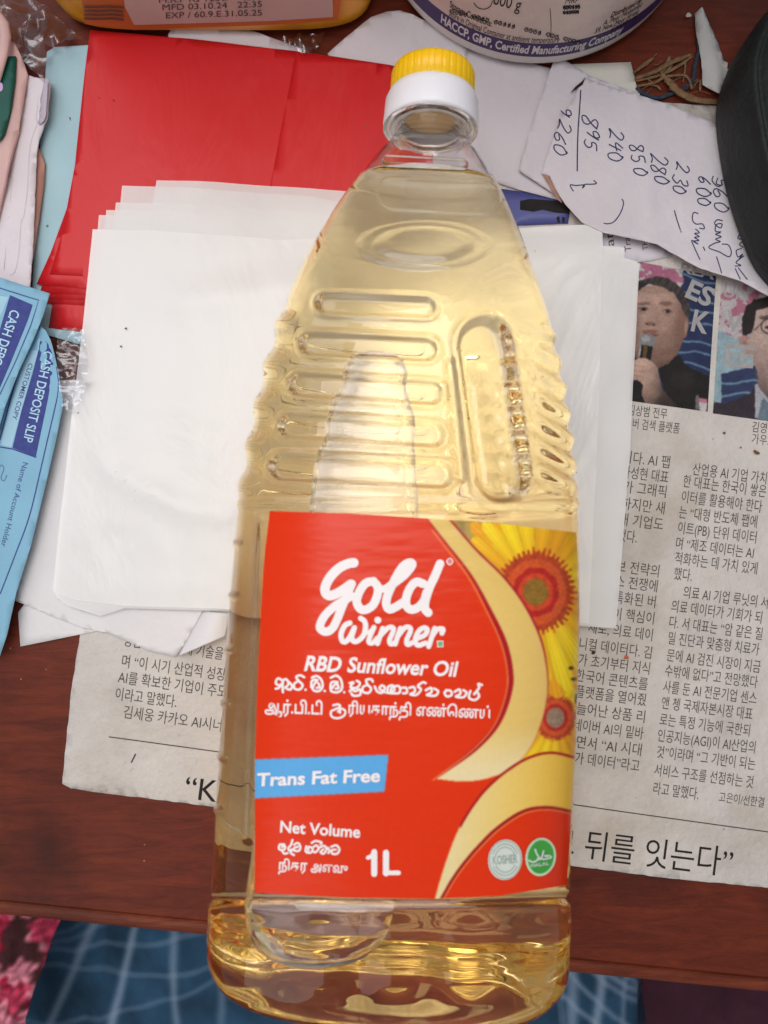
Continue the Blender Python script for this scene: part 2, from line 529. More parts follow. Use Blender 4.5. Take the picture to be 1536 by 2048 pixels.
def wood_mat(name, c1, c2, rough):
    m, nt, b = new_mat(name)
    N = nt.nodes.new; L = nt.links.new
    tc = N('ShaderNodeTexCoord'); mp = N('ShaderNodeMapping'); mp.inputs['Rotation'].default_value = (0, 0, math.radians(5.8))
    mp.inputs['Scale'].default_value = (14, 84, 40)
    L(tc.outputs['Object'], mp.inputs['Vector'])
    n1 = N('ShaderNodeTexNoise'); n1.inputs['Scale'].default_value = 3.2; n1.inputs['Detail'].default_value = 9; n1.inputs['Roughness'].default_value = 0.74
    n1.inputs['Distortion'].default_value = 0.8
    L(mp.outputs['Vector'], n1.inputs['Vector'])
    r = N('ShaderNodeValToRGB'); r.color_ramp.elements[0].position = 0.32; r.color_ramp.elements[1].position = 0.68
    r.color_ramp.elements[0].color = c1; r.color_ramp.elements[1].color = c2
    L(n1.outputs['Fac'], r.inputs['Fac'])
    # worn darker smears and pale dust
    n2 = N('ShaderNodeTexNoise'); n2.inputs['Scale'].default_value = 26; n2.inputs['Detail'].default_value = 7
    L(tc.outputs['Object'], n2.inputs['Vector'])
    r2 = N('ShaderNodeMapRange'); r2.inputs['From Min'].default_value = 0.5; r2.inputs['From Max'].default_value = 0.72; r2.inputs['To Max'].default_value = 0.8
    L(n2.outputs['Fac'], r2.inputs['Value'])
    x = N('ShaderNodeMixRGB'); x.inputs['Color2'].default_value = rgb(52, 22, 16)
    L(r2.outputs[0], x.inputs['Fac']); L(r.outputs['Color'], x.inputs['Color1'])
    vo = N('ShaderNodeTexVoronoi'); vo.inputs['Scale'].default_value = 170
    L(tc.outputs['Object'], vo.inputs['Vector'])
    lt = N('ShaderNodeMath'); lt.operation = 'LESS_THAN'; lt.inputs[1].default_value = 0.055; L(vo.outputs['Distance'], lt.inputs[0])
    n4 = N('ShaderNodeTexNoise'); n4.inputs['Scale'].default_value = 18; L(tc.outputs['Object'], n4.inputs['Vector'])
    g4 = N('ShaderNodeMath'); g4.operation = 'GREATER_THAN'; g4.inputs[1].default_value = 0.54; L(n4.outputs['Fac'], g4.inputs[0])
    m4 = N('ShaderNodeMath'); m4.operation = 'MULTIPLY'; L(lt.outputs[0], m4.inputs[0]); L(g4.outputs[0], m4.inputs[1])
    m5 = N('ShaderNodeMath'); m5.operation = 'MULTIPLY'; m5.inputs[1].default_value = 0.55; L(m4.outputs[0], m5.inputs[0])
    x2 = N('ShaderNodeMixRGB'); x2.inputs['Color2'].default_value = rgb(175, 130, 105)
    L(m5.outputs[0], x2.inputs['Fac']); L(x.outputs['Color'], x2.inputs['Color1'])
    L(x2.outputs['Color'], b.inputs['Base Color'])
    r3 = N('ShaderNodeMapRange'); r3.inputs['To Min'].default_value = rough - 0.1; r3.inputs['To Max'].default_value = rough + 0.2
    L(n2.outputs['Fac'], r3.inputs['Value']); L(r3.outputs[0], b.inputs['Roughness'])
    b.inputs['Specular IOR Level'].default_value = 0.22
    bp = N('ShaderNodeBump'); bp.inputs['Strength'].default_value = 0.25; bp.inputs['Distance'].default_value = 0.0006
    L(n1.outputs['Fac'], bp.inputs['Height']); L(bp.outputs['Normal'], b.inputs['Normal'])
    return m
m_wood = wood_mat('dark red polished wood', rgb(80, 31, 19), rgb(118, 49, 30), 0.42)
m_bead = wood_mat('worn edge wood', rgb(84, 32, 20), rgb(128, 60, 36), 0.42)

e0 = np.array(P(0, 1822, -0.004)); e1 = np.array(P(1536, 1978, -0.004))
ed = (e1 - e0) / np.linalg.norm(e1 - e0)           # along the front edge
en = np.array([ed[1], -ed[0]])                      # outwards, towards the sitter
em_ = (e0 + e1) / 2
def extrude_profile(prof, length=0.62):
    V = []; F = []; n = len(prof)
    S = 2
    for s in (-length, length):
        for u, z in prof:
            q = em_ + ed * s + en * u * MM
            V.append((q[0], q[1], z * MM))
    for i in range(n - 1): F.append((i, i + 1, n + i + 1, n + i))
    F.append(tuple(range(n))); F.append(tuple(range(2 * n - 1, n - 1, -1)))
    F.append((n - 1, 0, n, 2 * n - 1))
    return V, F
table = empty('wooden_table', 'dark reddish brown wooden table with a rounded front edge, under all the papers', 'table')
V, F = extrude_profile([(-5.6, 0), (-560, 0), (-560, -18), (-5.6, -18)])
o = link('table_top', mesh_py('table_top', V, F), m_wood, table, smooth=False)
prof = [(-5.55, -18)] + [(-5.55, -0.9), (-5.0, -1.0), (-4.7, -0.5), (-4.2, -0.05), (-3.2, 0.25), (-2.2, 0.1), (-1.2, -0.5), (-0.5, -1.5), (-0.1, -2.8), (0, -4.2), (0, -9), (-0.6, -11), (-2, -12), (-2, -18)]
V, F = extrude_profile(prof)
o = link('edge_moulding', mesh_py('edge_moulding', V, F), m_bead, table, smooth=False)
for sx in (-0.55, 0.55):
    for u in (-40, -520):
        q = em_ + ed * sx + en * u * MM; V = []
        for z in (-0.018, -0.72):
            w = 0.025 if z > -0.1 else 0.018
            V += [(q[0] - w, q[1] - w, z), (q[0] + w, q[1] - w, z), (q[0] + w, q[1] + w, z), (q[0] - w, q[1] + w, z)]
        link('leg', mesh_py('leg', V, [(0, 1, 2, 3), (7, 6, 5, 4), (0, 4, 5, 1), (1, 5, 6, 2), (2, 6, 7, 3), (3, 7, 4, 0)]), m_wood, table, smooth=False)

# ================================================================== CLOTH in the lap below the table edge
def blur2(a, k):
    for ax in (0, 1):
        p = np.pad(a, [(k, k) if i == ax else (0, 0) for i in range(a.ndim)], mode='edge')
        a = sum(np.take(p, np.arange(i, i + a.shape[ax]), axis=ax) for i in range(2 * k + 1)) / (2 * k + 1)
    return a
def cloth(name, corners, z, paint, hfun, label, nx=420, ny=150, mname='cloth', soft=2):
    (ax, ay), (bx, by), (cx, cy_), (dx, dy) = corners
    u = np.linspace(0, 1, nx)[None, :]; v = np.linspace(0, 1, ny)[:, None]
    px = (1 - v) * ((1 - u) * ax + u * bx) + v * ((1 - u) * dx + u * cx)
    py = (1 - v) * ((1 - u) * ay + u * by) + v * ((1 - u) * dy + u * cy_)
    x, y = P(px, py, z * MM)
    zz = z * MM + hfun(px, py) * MM
    me = grid_mesh(name, np.stack([x, y, zz], -1), col=lin(np.clip(blur2(paint(px, py), soft), 0, 255)), flip=True)
    o = link(name, me, col_mat(mname, 0.85, 0.15, 0.4, 900, 0.07, 1800))
    md = o.modifiers.new('thickness', 'SOLIDIFY'); md.thickness = 0.0006; md.offset = -1
    return tag(o, label, 'cloth')

def near_line(px, py, x0, y0, x1, y1, w, wob=0.0):
    ex, ey = x1 - x0, y1 - y0; L = math.hypot(ex, ey)
    d = ((px - x0) * ey - (py - y0) * ex) / L
    if wob: d = d + wob * fbm(px / 60, py / 60, 5)
    return np.clip(1.3 - np.abs(d) / w, 0, 1)

def blue_paint(px, py):
    n = fbm(px / 90, py / 60, 3)[..., None]; f = fbm(px / 9, py / 9, 9)[..., None]
    c = np.array([46, 78, 104.]) * (1 + 0.28 * n + 0.08 * f)
    st = np.array([150, 168, 190.])
    def add(m, k=1.0):
        nonlocal c
        m = np.clip(m * k * 1.35, 0, .9)[..., None]; c = c * (1 - m) + st * m
    # broad pale bands down the cloth
    for x0, y0, x1, y1, w, k in ((250, 1840, 195, 2060, 11, .55), (330, 1850, 330, 2060, 10, .45), (160, 1840, 60, 2060, 12, .5), (440, 1860, 430, 2060, 9, .35),
                              (1150, 1930, 1150, 2060, 14, .5), (1215, 1960, 1205, 2060, 12, .6), (1272, 1950, 1268, 2060, 8, .45), (620, 2010, 600, 2070, 16, .4), (820, 2010, 840, 2070, 14, .4), (700, 2010, 700, 2070, 10, .5), (960, 2010, 1000, 2070, 12, .4)):
        add(near_line(px, py, x0, y0, x1, y1, w, 2), k)
    # thin woven lines across
    left = px < 760
    for x0, y0, x1, y1, w in ((40, 2050, 420, 1850), ) and ((90, 2000, 420, 1880, 2.6), (70, 2050, 430, 1960, 2.4), (120, 1950, 300, 1850, 2.2), (280, 2060, 440, 1985, 2.2), (160, 1900, 250, 1845, 2)):
        add(near_line(px, py, x0, y0, x1, y1, w * 1.3, 3) * left, .5)
    for x0, y0, x1, y1, w in ((1130, 1945, 1240, 2060, 3), (1180, 1945, 1300, 2055, 3.2), (1210, 1950, 1330, 2060, 4), (1250, 1955, 1330, 2050, 3), (1130, 2005, 1180, 2050, 3), (1120, 1930, 1128, 2050, 2)):
        add(near_line(px, py, x0, y0, x1, y1, w * 1.2, 3) * (~left), .8)
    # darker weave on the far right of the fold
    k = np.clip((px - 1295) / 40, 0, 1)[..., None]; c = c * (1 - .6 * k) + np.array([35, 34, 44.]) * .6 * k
    return np.clip(c, 0, 255)
def blue_h(px, py):
    h = 3 * np.sin(px / 75 + py / 120) + 7 * fbm(px / 150, py / 220, 2) + .8 * np.sin(px / 23 - py / 35)
    return h - 0.00012 * (px - 800) ** 2 * 0.6 - 0.10 * np.clip(1890 - py, 0, 400) * 0 - np.clip(px - 1310, 0, 400) * 0.35
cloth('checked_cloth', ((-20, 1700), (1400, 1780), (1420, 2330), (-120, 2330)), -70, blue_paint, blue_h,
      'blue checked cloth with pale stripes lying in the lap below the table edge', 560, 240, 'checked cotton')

def floral_paint(px, py):
    base = np.array([72, 40, 42.]) * (1 + .2 * fbm(px / 20, py / 20, 1)[..., None])
    c = base
    rng = np.random.default_rng(3)
    for i in range(120):
        fx, fy = rng.uniform(-240, 150), rng.uniform(1790, 2320)
        r = rng.uniform(18, 42); a = np.arctan2(py - fy, px - fx)
        d = np.hypot(px - fx, py - fy)
        rr = r * (1 + .18 * np.cos(5 * a + i) + .12 * np.sin(9 * a + 2 * i))
        m = np.clip((rr - d) / 4, 0, 1)[..., None]
        tone = [np.array([182, 58, 86.]), np.array([204, 122, 138.]), np.array([150, 30, 54.])][i % 3]
        petal = tone * (1 + .25 * np.sin(d / 4 + 3 * np.cos(a * 3))[..., None] + .15 * fbm(px / 8, py / 8, i)[..., None])
        c = c * (1 - m) + petal * m
    return np.clip(c, 0, 255)
cloth('floral_cloth', ((-260, 1720), (128, 1760), (-40, 2330), (-300, 2330)), -62, floral_paint,
      lambda px, py: 5 * fbm(px / 60, py / 60, 4) - np.clip(px - 20, 0, 300) * .12 - np.clip(py - 1990, 0, 300) * .04,
      'pink floral printed cloth hanging at the lower left corner below the table', 220, 300, 'floral cotton')

def maroon_paint(px, py):
    return np.clip(np.array([72, 40, 52.]) * (1 + .15 * fbm(px / 40, py / 30, 8)[..., None] + .06 * fbm(px / 5, py / 5, 3)[..., None]), 0, 255)
cloth('maroon_cloth', ((1290, 1760), (1800, 1780), (1800, 2330), (1270, 2330)), -118, maroon_paint,
      lambda px, py: 4 * fbm(px / 80, py / 80, 6), 'plain dark maroon cloth below the table at the lower right corner', 160, 160, 'maroon cotton')

# ================================================================== NEWSPAPER
m_news = mat('newsprint', rgb(206, 199, 193), 0.85, 0.08, 55, 0.7, 500, 0.15, specks=(rgb(105, 90, 78), 150, 0.055, 0.45), stain=(rgb(150, 130, 100), 24, 0.50, 0.36))
m_ink = mat('newspaper ink', rgb(82, 76, 74), 0.85, 0.35, 900, spec=0.1)
m_black = mat('black print', rgb(40, 36, 36), 0.7, 0.15, 500, spec=0.2)
NZ = 0.5
news = sheet('newspaper', [(240, 640), (900, 170), (1300, 203), (1345, 206), (1430, 212), (1700, 240), (1700, 1797), (1536, 1776), (1330, 1756), (1150, 1733), (800, 1672), (420, 1613), (200, 1586), (140, 1577), (124, 1568), (140, 1400), (160, 1270)],
             NZ, m_news, step=5, thick=0.2, jitter=(0.9, 14))
tag(news, 'old grey newspaper with printed columns lying on the table under everything', 'newspaper')
ns = flat_surf(NZ, 0.05)
ink = Ink()
SLOPE = 7.4
right_col = [("산업용 AI 기업 가치", 1384, 948), ("한 대표는 한국이 쌓은", 1365, 972), ("이터를 활용해야 한다", 1362, 1003), ("는 “대형 반도체 팹에", 1357, 1034), ("이트(PB) 단위 데이터", 1355, 1065),
             ("며 “제조 데이터는 AI", 1351, 1096), ("적화하는 데 가치 있게", 1349, 1126), ("했다.", 1347, 1157), ("의료 AI 기업 루닛의 서", 1366, 1194), ("의료 데이터가 기회가 되", 1342, 1222),
             ("다. 서 대표는 “암 같은 질", 1338, 1254), ("밀 진단과 맞춤형 치료가", 1336, 1286), ("문에 AI 검진 시장이 지금", 1333, 1320), ("수밖에 없다”고 전망했다", 1329, 1351),
             ("사를 둔 AI 전문기업 센스", 1325, 1383), ("앤 쳉 국제자본시장 대표", 1322, 1415), ("로는 특정 기능에 국한되", 1318, 1448), ("인공지능(AGI)이 AI산업의", 1314, 1480),
             ("것”이라며 “그 기반이 되는", 1312, 1513), ("서비스 구조를 선점하는 것", 1307, 1549), ("라고 말했다.", 1305, 1586)]
for s, x, y in right_col: ink.text(s, (x, y), em=28, sx=0.66, ang=SLOPE)
ink.text("고은이/선한결", (1437, 1602), em=23, sx=0.70, ang=SLOPE)
mid_col = [("이다. AI 팹", 1246, 1338, 919), ("가성현 대표", 1243, 1335, 949), ("가 그래픽", 1246, 1331, 979), ("하지만 새", 1242, 1328, 1012), ("내 기업도", 1238, 1325, 1044), ("했다.", 1234, 1273, 1076),
           ("보 전략의", 1232, 1317, 1138), ("스 전쟁에", 1230, 1314, 1168), ("특화된 버", 1228, 1310, 1200), ("이 핵심이", 1226, 1307, 1233), ("체로, 의료 데이", 1176, 1304, 1260), ("니컬 데이터다. 김", 1158, 1302, 1293),
           ("가 초기부터 지식", 1156, 1298, 1325), ("한국어 콘텐츠를", 1150, 1294, 1356), ("플랫폼을 열어줬", 1150, 1291, 1388), ("늘어난 상품 리", 1152, 1288, 1422), ("네이버 AI의 밑바", 1146, 1285, 1455), ("면서 “AI 시대", 1152, 1281, 1489), ("가 데이터”라고", 1148, 1277, 1521)]
for s, xa, xb, y in mid_col: ink.text(s, (xa, y + 4), (xb, y + 4 + (xb - xa) * 0.13), em=28)
left_col = [("영업이 돈은 미래 기술을", 247, 1290, 445, 1318), ("며 “이 시기 산업적 성장", 243, 1332, 450, 1360), ("AI를 확보한 기업이 주도", 235, 1364, 452, 1394), ("이라고 말했다.", 230, 1398, 352, 1414), ("김세웅 카카오 AI시너지", 246, 1434, 462, 1464)]
for s, xa, ya, xb, yb in left_col: ink.text(s, (xa, ya), (xb, yb), em=29)
ink.text("김상범 전무", (1256, 828), (1333, 837), em=24)
ink.text("네이버 검색 플랫폼", (1236, 852), (1358, 866), em=24)
ink.text("김영한", (1503, 862), em=24, sx=.72, ang=SLOPE); ink.text("가우스랩스", (1502, 886), em=24, sx=.72, ang=SLOPE)
ink.stroke([(217, 1474), (432, 1503), (700, 1540), (1150, 1609), (1536, 1664), (1690, 1686)], 2.2)
ink.stroke([(262, 1526), (271, 1508)], 3, n=2)
ink.build('printed_text', m_ink, ns, news)
hd = Ink()
hd.text("“K", (368, 1596), (432, 1604), em=62, bold=0.004)
hd.build('headline_text', m_black, ns, news)
hd = Ink(); hd.text("고 뒤를 잇는다”", (1100, 1705), (1462, 1750), em=66, bold=0.0)
hd.build('headline_text', m_black, ns, news)

def print_photo(name, corners, paint, parent, nx=190, ny=300, blur=1):
    (ax, ay), (bx, by), (cx, cy_), (dx, dy) = corners
    u = np.linspace(0, 1, nx)[None, :]; v = np.linspace(0, 1, ny)[:, None]
    px = (1 - v) * ((1 - u) * ax + u * bx) + v * ((1 - u) * dx + u * cx)
    py = (1 - v) * ((1 - u) * ay + u * by) + v * ((1 - u) * dy + u * cy_)
    c = blur2(paint(px, py), blur); g_ = c.mean(-1, keepdims=True); c = (g_ + (c - g_) * .84) * (.86 + .07 * fbm(px / 14, py / 14, 61)[..., None] + .05 * fbm(px / 3, py / 3, 63)[..., None])
    x, y = P(px, py, NZ * MM)
    me = grid_mesh(name, np.stack([x, y, NZ * MM + 0.00006 + und(x, y)], -1), col=lin(np.clip(c, 0, 255)), flip=True)
    return link(name, me, m_print, parent)
m_print = col_mat('newspaper colour print', 0.8, 0.15, 0.2, 900, 0.12, 2600)
def zz(px, py): return (px - 1240) * 5.189, (py - 500) * 5.189
TXT = {}
def blob(X, Y, x, y, rx, ry, s=1.0):
    return np.clip((1 - np.hypot((X - x) / rx, (Y - y) / ry)) * 4 * s, 0, 1)
def comp(c, m, col):
    m = m[..., None] if m.ndim == c.ndim - 1 else m
    return c * (1 - m) + np.array(col, float) * m
def warp(X, Y, k=9):
    return X + k * fbm(X / 34, Y / 34, 201), Y + k * fbm(X / 34, Y / 34, 203)
def ball(X, Y, cx, cy_, rx, ry, lx=-.38, ly=-.55):
    nx = np.clip((X - cx) / rx, -1, 1); ny = np.clip((Y - cy_) / ry, -1, 1); nz = np.sqrt(np.clip(1 - nx * nx - ny * ny, 0.02, 1))
    return (nx * lx + ny * ly + nz * .74)
def portrait1(px, py):
    X, Y = warp(*zz(px, py))
    c = np.ones(px.shape + (3,)) * np.array([38, 48, 92.])
    for k, (x0, y0, x1, y1) in enumerate(((690, 270, 1000, 360), (640, 590, 1000, 670), (650, 730, 960, 790), (660, 930, 950, 990), (600, 1050, 940, 1080), (640, 1160, 930, 1230), (700, 460, 990, 560))):
        yy = y0 + (y1 - y0) * (X - x0) / (x1 - x0) + 12 * np.sin(X / 60 + k)
        c = comp(c, np.clip(1.2 - np.abs(Y - yy) / 13, 0, 1) * .8, [120, 175, 205])
    pink = (X < 640 + 20 * np.sin(Y / 40)) & (Y < 420)
    c = comp(c, pink * 1.0, [214, 208, 206])
    c = comp(c, (pink & (fbm(X / 90, Y / 60, 21) > -0.05)) * .9, [196, 92, 132])
    # shoulder and black shirt
    c = comp(c, pip(X, Y, [(590, 1080), (640, 1110), (680, 1190), (800, 1260), (930, 1310), (910, 1690), (560, 1640), (470, 1500), (400, 1230), (480, 1180)]) * 1.0, [34, 30, 30])
    c = comp(c, blob(X, Y, 640, 1350, 160, 120, .5) * .25, [70, 64, 62])
    # hair
    c = comp(c, pip(X, Y, [(170, 330), (280, 300), (380, 270), (500, 295), (590, 355), (670, 440), (720, 540), (728, 640), (712, 715), (680, 720), (655, 640), (600, 470), (300, 350), (160, 470)]) * 1.0, [50, 42, 40])
    st_ = np.clip(.5 + .9 * fbm((X + Y * .55) / 16, (Y - X * .3) / 70, 207), 0, 1)
    c = comp(c, st_ * .5 * pip(X, Y, [(170, 330), (280, 300), (380, 270), (500, 295), (590, 355), (670, 440), (720, 540), (728, 640), (712, 715), (655, 640), (600, 470), (300, 350)]), [116, 106, 102])
    c = comp(c, np.clip(fbm(X / 26, Y / 60, 31), 0, 1) * pip(X, Y, [(170, 330), (380, 275), (590, 355), (720, 540), (700, 700), (640, 640), (560, 440), (300, 350)]) * .35, [110, 100, 98])
    # face
    face = pip(X, Y, [(120, 470), (230, 395), (330, 365), (440, 385), (560, 450), (630, 560), (665, 660), (720, 720), (715, 790), (690, 900), (655, 920), (640, 980), (600, 1080), (500, 1180), (400, 1225), (300, 1180), (120, 1100)])
    sk = np.array([196, 152, 132.]) * (1 + .05 * fbm(X / 50, Y / 50, 41)[..., None] + .04 * fbm(X / 9, Y / 9, 43)[..., None])
    sk = sk * (.66 + .42 * ball(X, Y, 390, 740, 345, 500))[..., None] + np.array([10, 2, 0.]) * (1 - ball(X, Y, 390, 740, 345, 500))[..., None]
    m = face[..., None]; c = c * (1 - m) + sk * m
    def fshade(x, y, rx, ry, a, col):
        nonlocal c
        c = comp(c, blob(X, Y, x, y, rx, ry, .5) * a * face, col)
    fshade(360, 470, 230, 90, .35, [214, 172, 150]); fshade(470, 760, 130, 100, .3, [208, 162, 140]); fshade(640, 800, 90, 300, .6, [146, 98, 82]); fshade(160, 800, 70, 300, .4, [158, 112, 96]); fshade(385, 690, 40, 120, .35, [160, 116, 100]); fshade(245, 690, 30, 90, .25, [226, 190, 170]); fshade(340, 420, 260, 50, .35, [150, 110, 96]); fshade(230, 650, 60, 22, .35, [150, 108, 96]); fshade(490, 672, 60, 22, .35, [150, 108, 96])
    fshade(470, 1080, 230, 90, .55, [140, 96, 82]); fshade(300, 1060, 200, 90, .3, [150, 106, 92]); fshade(320, 700, 90, 160, .2, [210, 168, 150])
    fshade(245, 560, 90, 26, .75, [120, 86, 76]); fshade(480, 555, 95, 28, .75, [120, 86, 76])       # brows
    fshade(235, 615, 70, 26, .9, [92, 62, 56]); fshade(490, 635, 62, 28, .9, [92, 62, 56])         # eyes
    fshade(245, 618, 20, 22, 1, [30, 24, 24]); fshade(495, 640, 20, 22, 1, [30, 24, 24])
    fshade(205, 620, 18, 12, .8, [214, 190, 180]); fshade(462, 640, 16, 12, .8, [214, 190, 180])
    fshade(310, 765, 75, 26, .8, [140, 92, 80]); fshade(275, 770, 18, 14, 1, [90, 54, 48]); fshade(350, 780, 18, 14, 1, [90, 54, 48])
    fshade(310, 850, 105, 30, .9, [150, 84, 80]); fshade(330, 885, 90, 16, .9, [110, 60, 58]); fshade(690, 810, 22, 100, .5, [220, 170, 150])
    # microphone
    c = comp(c, blob(X, Y, 285, 945, 95, 82, 4) * 1.0, [140, 136, 138])
    c = comp(c, blob(X, Y, 265, 920, 60, 45, .6) * .7, [190, 188, 190])
    c = comp(c, pip(X, Y, [(222, 980), (338, 1005), (318, 1140), (200, 1110)]) * 1.0, [38, 32, 30])
    c = comp(c, pip(X, Y, [(245, 990), (290, 998), (268, 1120), (232, 1110)]) * .8, [130, 92, 48])
    c = comp(c, pip(X, Y, [(200, 1010), (222, 985), (205, 1110), (188, 1110)]) * .8, [200, 198, 200])
    # hand and forearm
    hand = pip(X, Y, [(130, 1160), (200, 1115), (280, 1130), (340, 1165), (390, 1220), (410, 1320), (440, 1450), (600, 1620), (260, 1590), (220, 1500), (240, 1400), (180, 1345), (110, 1360)])
    c = np.where(hand[..., None], np.array([214, 168, 146.]) * (.62 + .46 * ball(X, Y, 260, 1330, 190, 330))[..., None], c)
    for yy in (1195, 1250, 1305): c = comp(c, np.clip(1 - np.abs(Y - yy - (X - 130) * .14) / 9, 0, 1) * ((X < 260) & hand) * .5, [150, 104, 90])
    c = comp(c, blob(X, Y, 330, 1500, 120, 60, .5) * hand * .4, [170, 124, 106])
    c = comp(c, pip(X, Y, [(112, 1385), (160, 1350), (215, 1370), (240, 1410), (222, 1500), (255, 1590), (90, 1570)]) * 1.0, [34, 30, 30])
    c = comp(c, pip(X, Y, [(815, 1540), (905, 1550), (895, 1680), (825, 1665)]) * 1.0, [214, 206, 206])
    c = comp(c, pip(X, Y, [(820, 1530), (905, 1545), (900, 1590), (818, 1575)]) * 1.0, [224, 120, 150])
    c = comp(c, pip(X, Y, [(785, 1510), (815, 1500), (825, 1660), (780, 1650)]) * 1.0, [120, 114, 116])
    return c
def soft_print(f):
    def g(px, py): return 16 + .93 * blur2(f(px, py), 1)
    return g
p1 = print_photo('photo_print', ((1277.5, 524), (1433, 552), (1415, 823.5), (1258, 801.5)), soft_print(portrait1), news)
def portrait2(px, py):
    X, Y = warp(*zz(px, py))
    c = np.ones(px.shape + (3,)) * np.array([206, 196, 198.])
    c = comp(c, (fbm(X / 100, Y / 80, 51) > 0.1) * .85, [194, 96, 128])
    low = Y > 880 + 60 * np.sin(X / 90)
    c = comp(c, low * .9, [150, 190, 204])
    nv = (Y > 1250 - (X - 1200) * .25) & (X > 1050)
    c = comp(c, nv * 1.0, [48, 58, 104])
    for k in range(3): c = comp(c, np.clip(1.2 - np.abs(Y - (1370 + 130 * k) - 20 * np.sin(X / 80 + k)) / 14, 0, 1) * (X > 990) * .85, [126, 180, 208])
    c = comp(c, pip(X, Y, [(960, 1690), (975, 1580), (1100, 1590), (1350, 1490), (1400, 1400), (1420, 1760), (960, 1700)]) * 1.0, [56, 46, 56])
    c = comp(c, pip(X, Y, [(1400, 1400), (1430, 1380), (1560, 1560), (1700, 1700), (1400, 1750)]) * 1.0, [186, 188, 198])
    c = comp(c, pip(X, Y, [(1470, 1560), (1500, 1540), (1560, 1620), (1560, 1780), (1420, 1760)]) * 1.0, [112, 132, 152])
    c = comp(c, pip(X, Y, [(1390, 560), (1440, 520), (1700, 500), (1900, 700), (1900, 1500), (1560, 1570), (1440, 1420), (1430, 1280), (1370, 1120), (1330, 900), (1380, 800)]) * 1.0, [190, 158, 146])
    fk = pip(X, Y, [(1390, 560), (1440, 520), (1700, 500), (1900, 700), (1900, 1500), (1560, 1570), (1440, 1420), (1430, 1280), (1370, 1120), (1330, 900), (1380, 800)])
    c = np.where(fk[..., None], np.array([206, 170, 156.]) * (.62 + .48 * ball(X, Y, 1640, 940, 330, 640))[..., None] * (1 + .05 * fbm(X / 20, Y / 20, 9)[..., None]), c)
    c = comp(c, blob(X, Y, 1460, 1300, 70, 160, .5) * .35, [146, 106, 96])
    c = comp(c, pip(X, Y, [(1275, 880), (1270, 700), (1310, 590), (1400, 510), (1536, 480), (1900, 470), (1900, 600), (1536, 590), (1420, 620), (1400, 760), (1370, 850), (1310, 890)]) * 1.0, [44, 38, 38])
    c = comp(c, pip(X, Y, [(1235, 900), (1290, 880), (1350, 960), (1365, 1060), (1330, 1105), (1275, 1060), (1240, 970)]) * 1.0, [198, 150, 136])
    c = comp(c, blob(X, Y, 1300, 980, 28, 60, .7) * .6, [156, 104, 92])
    c = comp(c, np.clip(1.2 - np.abs(np.hypot((X - 1545), (Y - 790) * 1.0) - 75) / 10, 0, 1) * .9, [60, 50, 50])
    c = comp(c, near_line(X, Y, 1390, 830, 1480, 755, 5) * ((X > 1385) & (X < 1480)), [60, 50, 50])
    c = comp(c, blob(X, Y, 1530, 700, 90, 26, .7) * .8, [80, 62, 58]); c = comp(c, blob(X, Y, 1545, 800, 46, 22, .7), [70, 50, 46])
    return c
p2 = print_photo('photo_print', ((1444, 556), (1640, 586), (1624, 855), (1425.5, 827)), soft_print(portrait2), news, 230, 300)
pw = Ink()
def Z5(x, y): return (1240 + x / 5.189, 500 + y / 5.189)
pw.text("ES", Z5(672, 478), Z5(925, 588), em=52, bold=0.03); pw.text("T", Z5(955, 470), Z5(1000, 480), em=20, bold=.02)
pw.text("K", Z5(735, 830), Z5(905, 865), em=60, bold=0.03)
pw.text("REA", Z5(620, 225), Z5(975, 305), em=26, bold=0.03)
pw.text("V", Z5(1085, 830), Z5(1260, 860), em=58, bold=.02); pw.text("EE", Z5(1080, 1190), Z5(1380, 1220), em=62, bold=0.03); pw.text("UN", Z5(1070, 480), Z5(1330, 520), em=40, bold=.02)
pw.build('photo_lettering', mat('washed print white', rgb(160, 158, 158), .8, .1, 600), flat_surf(NZ, 0.09), news)

# ================================================================== LOWER PAPERS
LIL = rgb(214, 208, 214); WHT = rgb(226, 223, 224)
m_paper = mat('white paper', WHT, 0.75, 0.04, 40, 0.35, 260, 0.25, specks=(rgb(140, 125, 115), 60, 0.04, 0.6))
m_lilac = mat('greyish envelope paper', LIL, 0.75, 0.05, 40, 0.5, 220, 0.25, specks=(rgb(110, 90, 90), 90, 0.05, 0.7))
m_cream = mat('cream card', rgb(220, 216, 206), 0.75, 0.03, 40, 0.15, 500, 0.25, specks=(rgb(120, 105, 95), 70, 0.03, 0.6))
m_pale = mat('pale blue card', rgb(166, 198, 208), 0.75, 0.05, 50, 0.2, 500, 0.25, specks=(rgb(70, 62, 62), 130, 0.085, 0.75))
m_navy = mat('navy print', rgb(66, 74, 138), 0.7, 0.15, 500, spec=0.2)
m_mag = mat('blue magazine print', rgb(84, 88, 150), 0.4, 0.1, 60, spec=0.5)

o = sheet('paper_slip', [(36, 1225), (70, 1180), (300, 1180), (470, 1225), (195, 1262), (41, 1293)], 0.95, m_paper, step=4, thick=0.15)
tag(o, 'small white paper slip poking out at the lower left under the large white sheet', 'paper')
def big_curl(x, y):
    d = ((x - 340) * 0.8 + (y - 1270) * 0.6)
    return 0.6 * np.clip((x - 330) / 100, 0, 1.5) ** 2 * np.clip((y - 1180) / 80, 0, 1.4) + 0.5 * np.clip((140 - x) / 110, 0, 1) ** 2 * 1.2
o = sheet('paper_sheet', [(28, 1200), (60, 1000), (110, 760), (500, 760), (560, 1160), (452, 1232), (424, 1222), (385, 1264), (352, 1313), (300, 1302), (215, 1265), (205, 1264), (165, 1256), (100, 1231), (58, 1212)], 1.5, m_paper, step=3.5, thick=0.15, curl=big_curl, jitter=(0.6, 20))
tag(o, 'large white paper sheet with torn bottom edge under the white bags', 'paper')
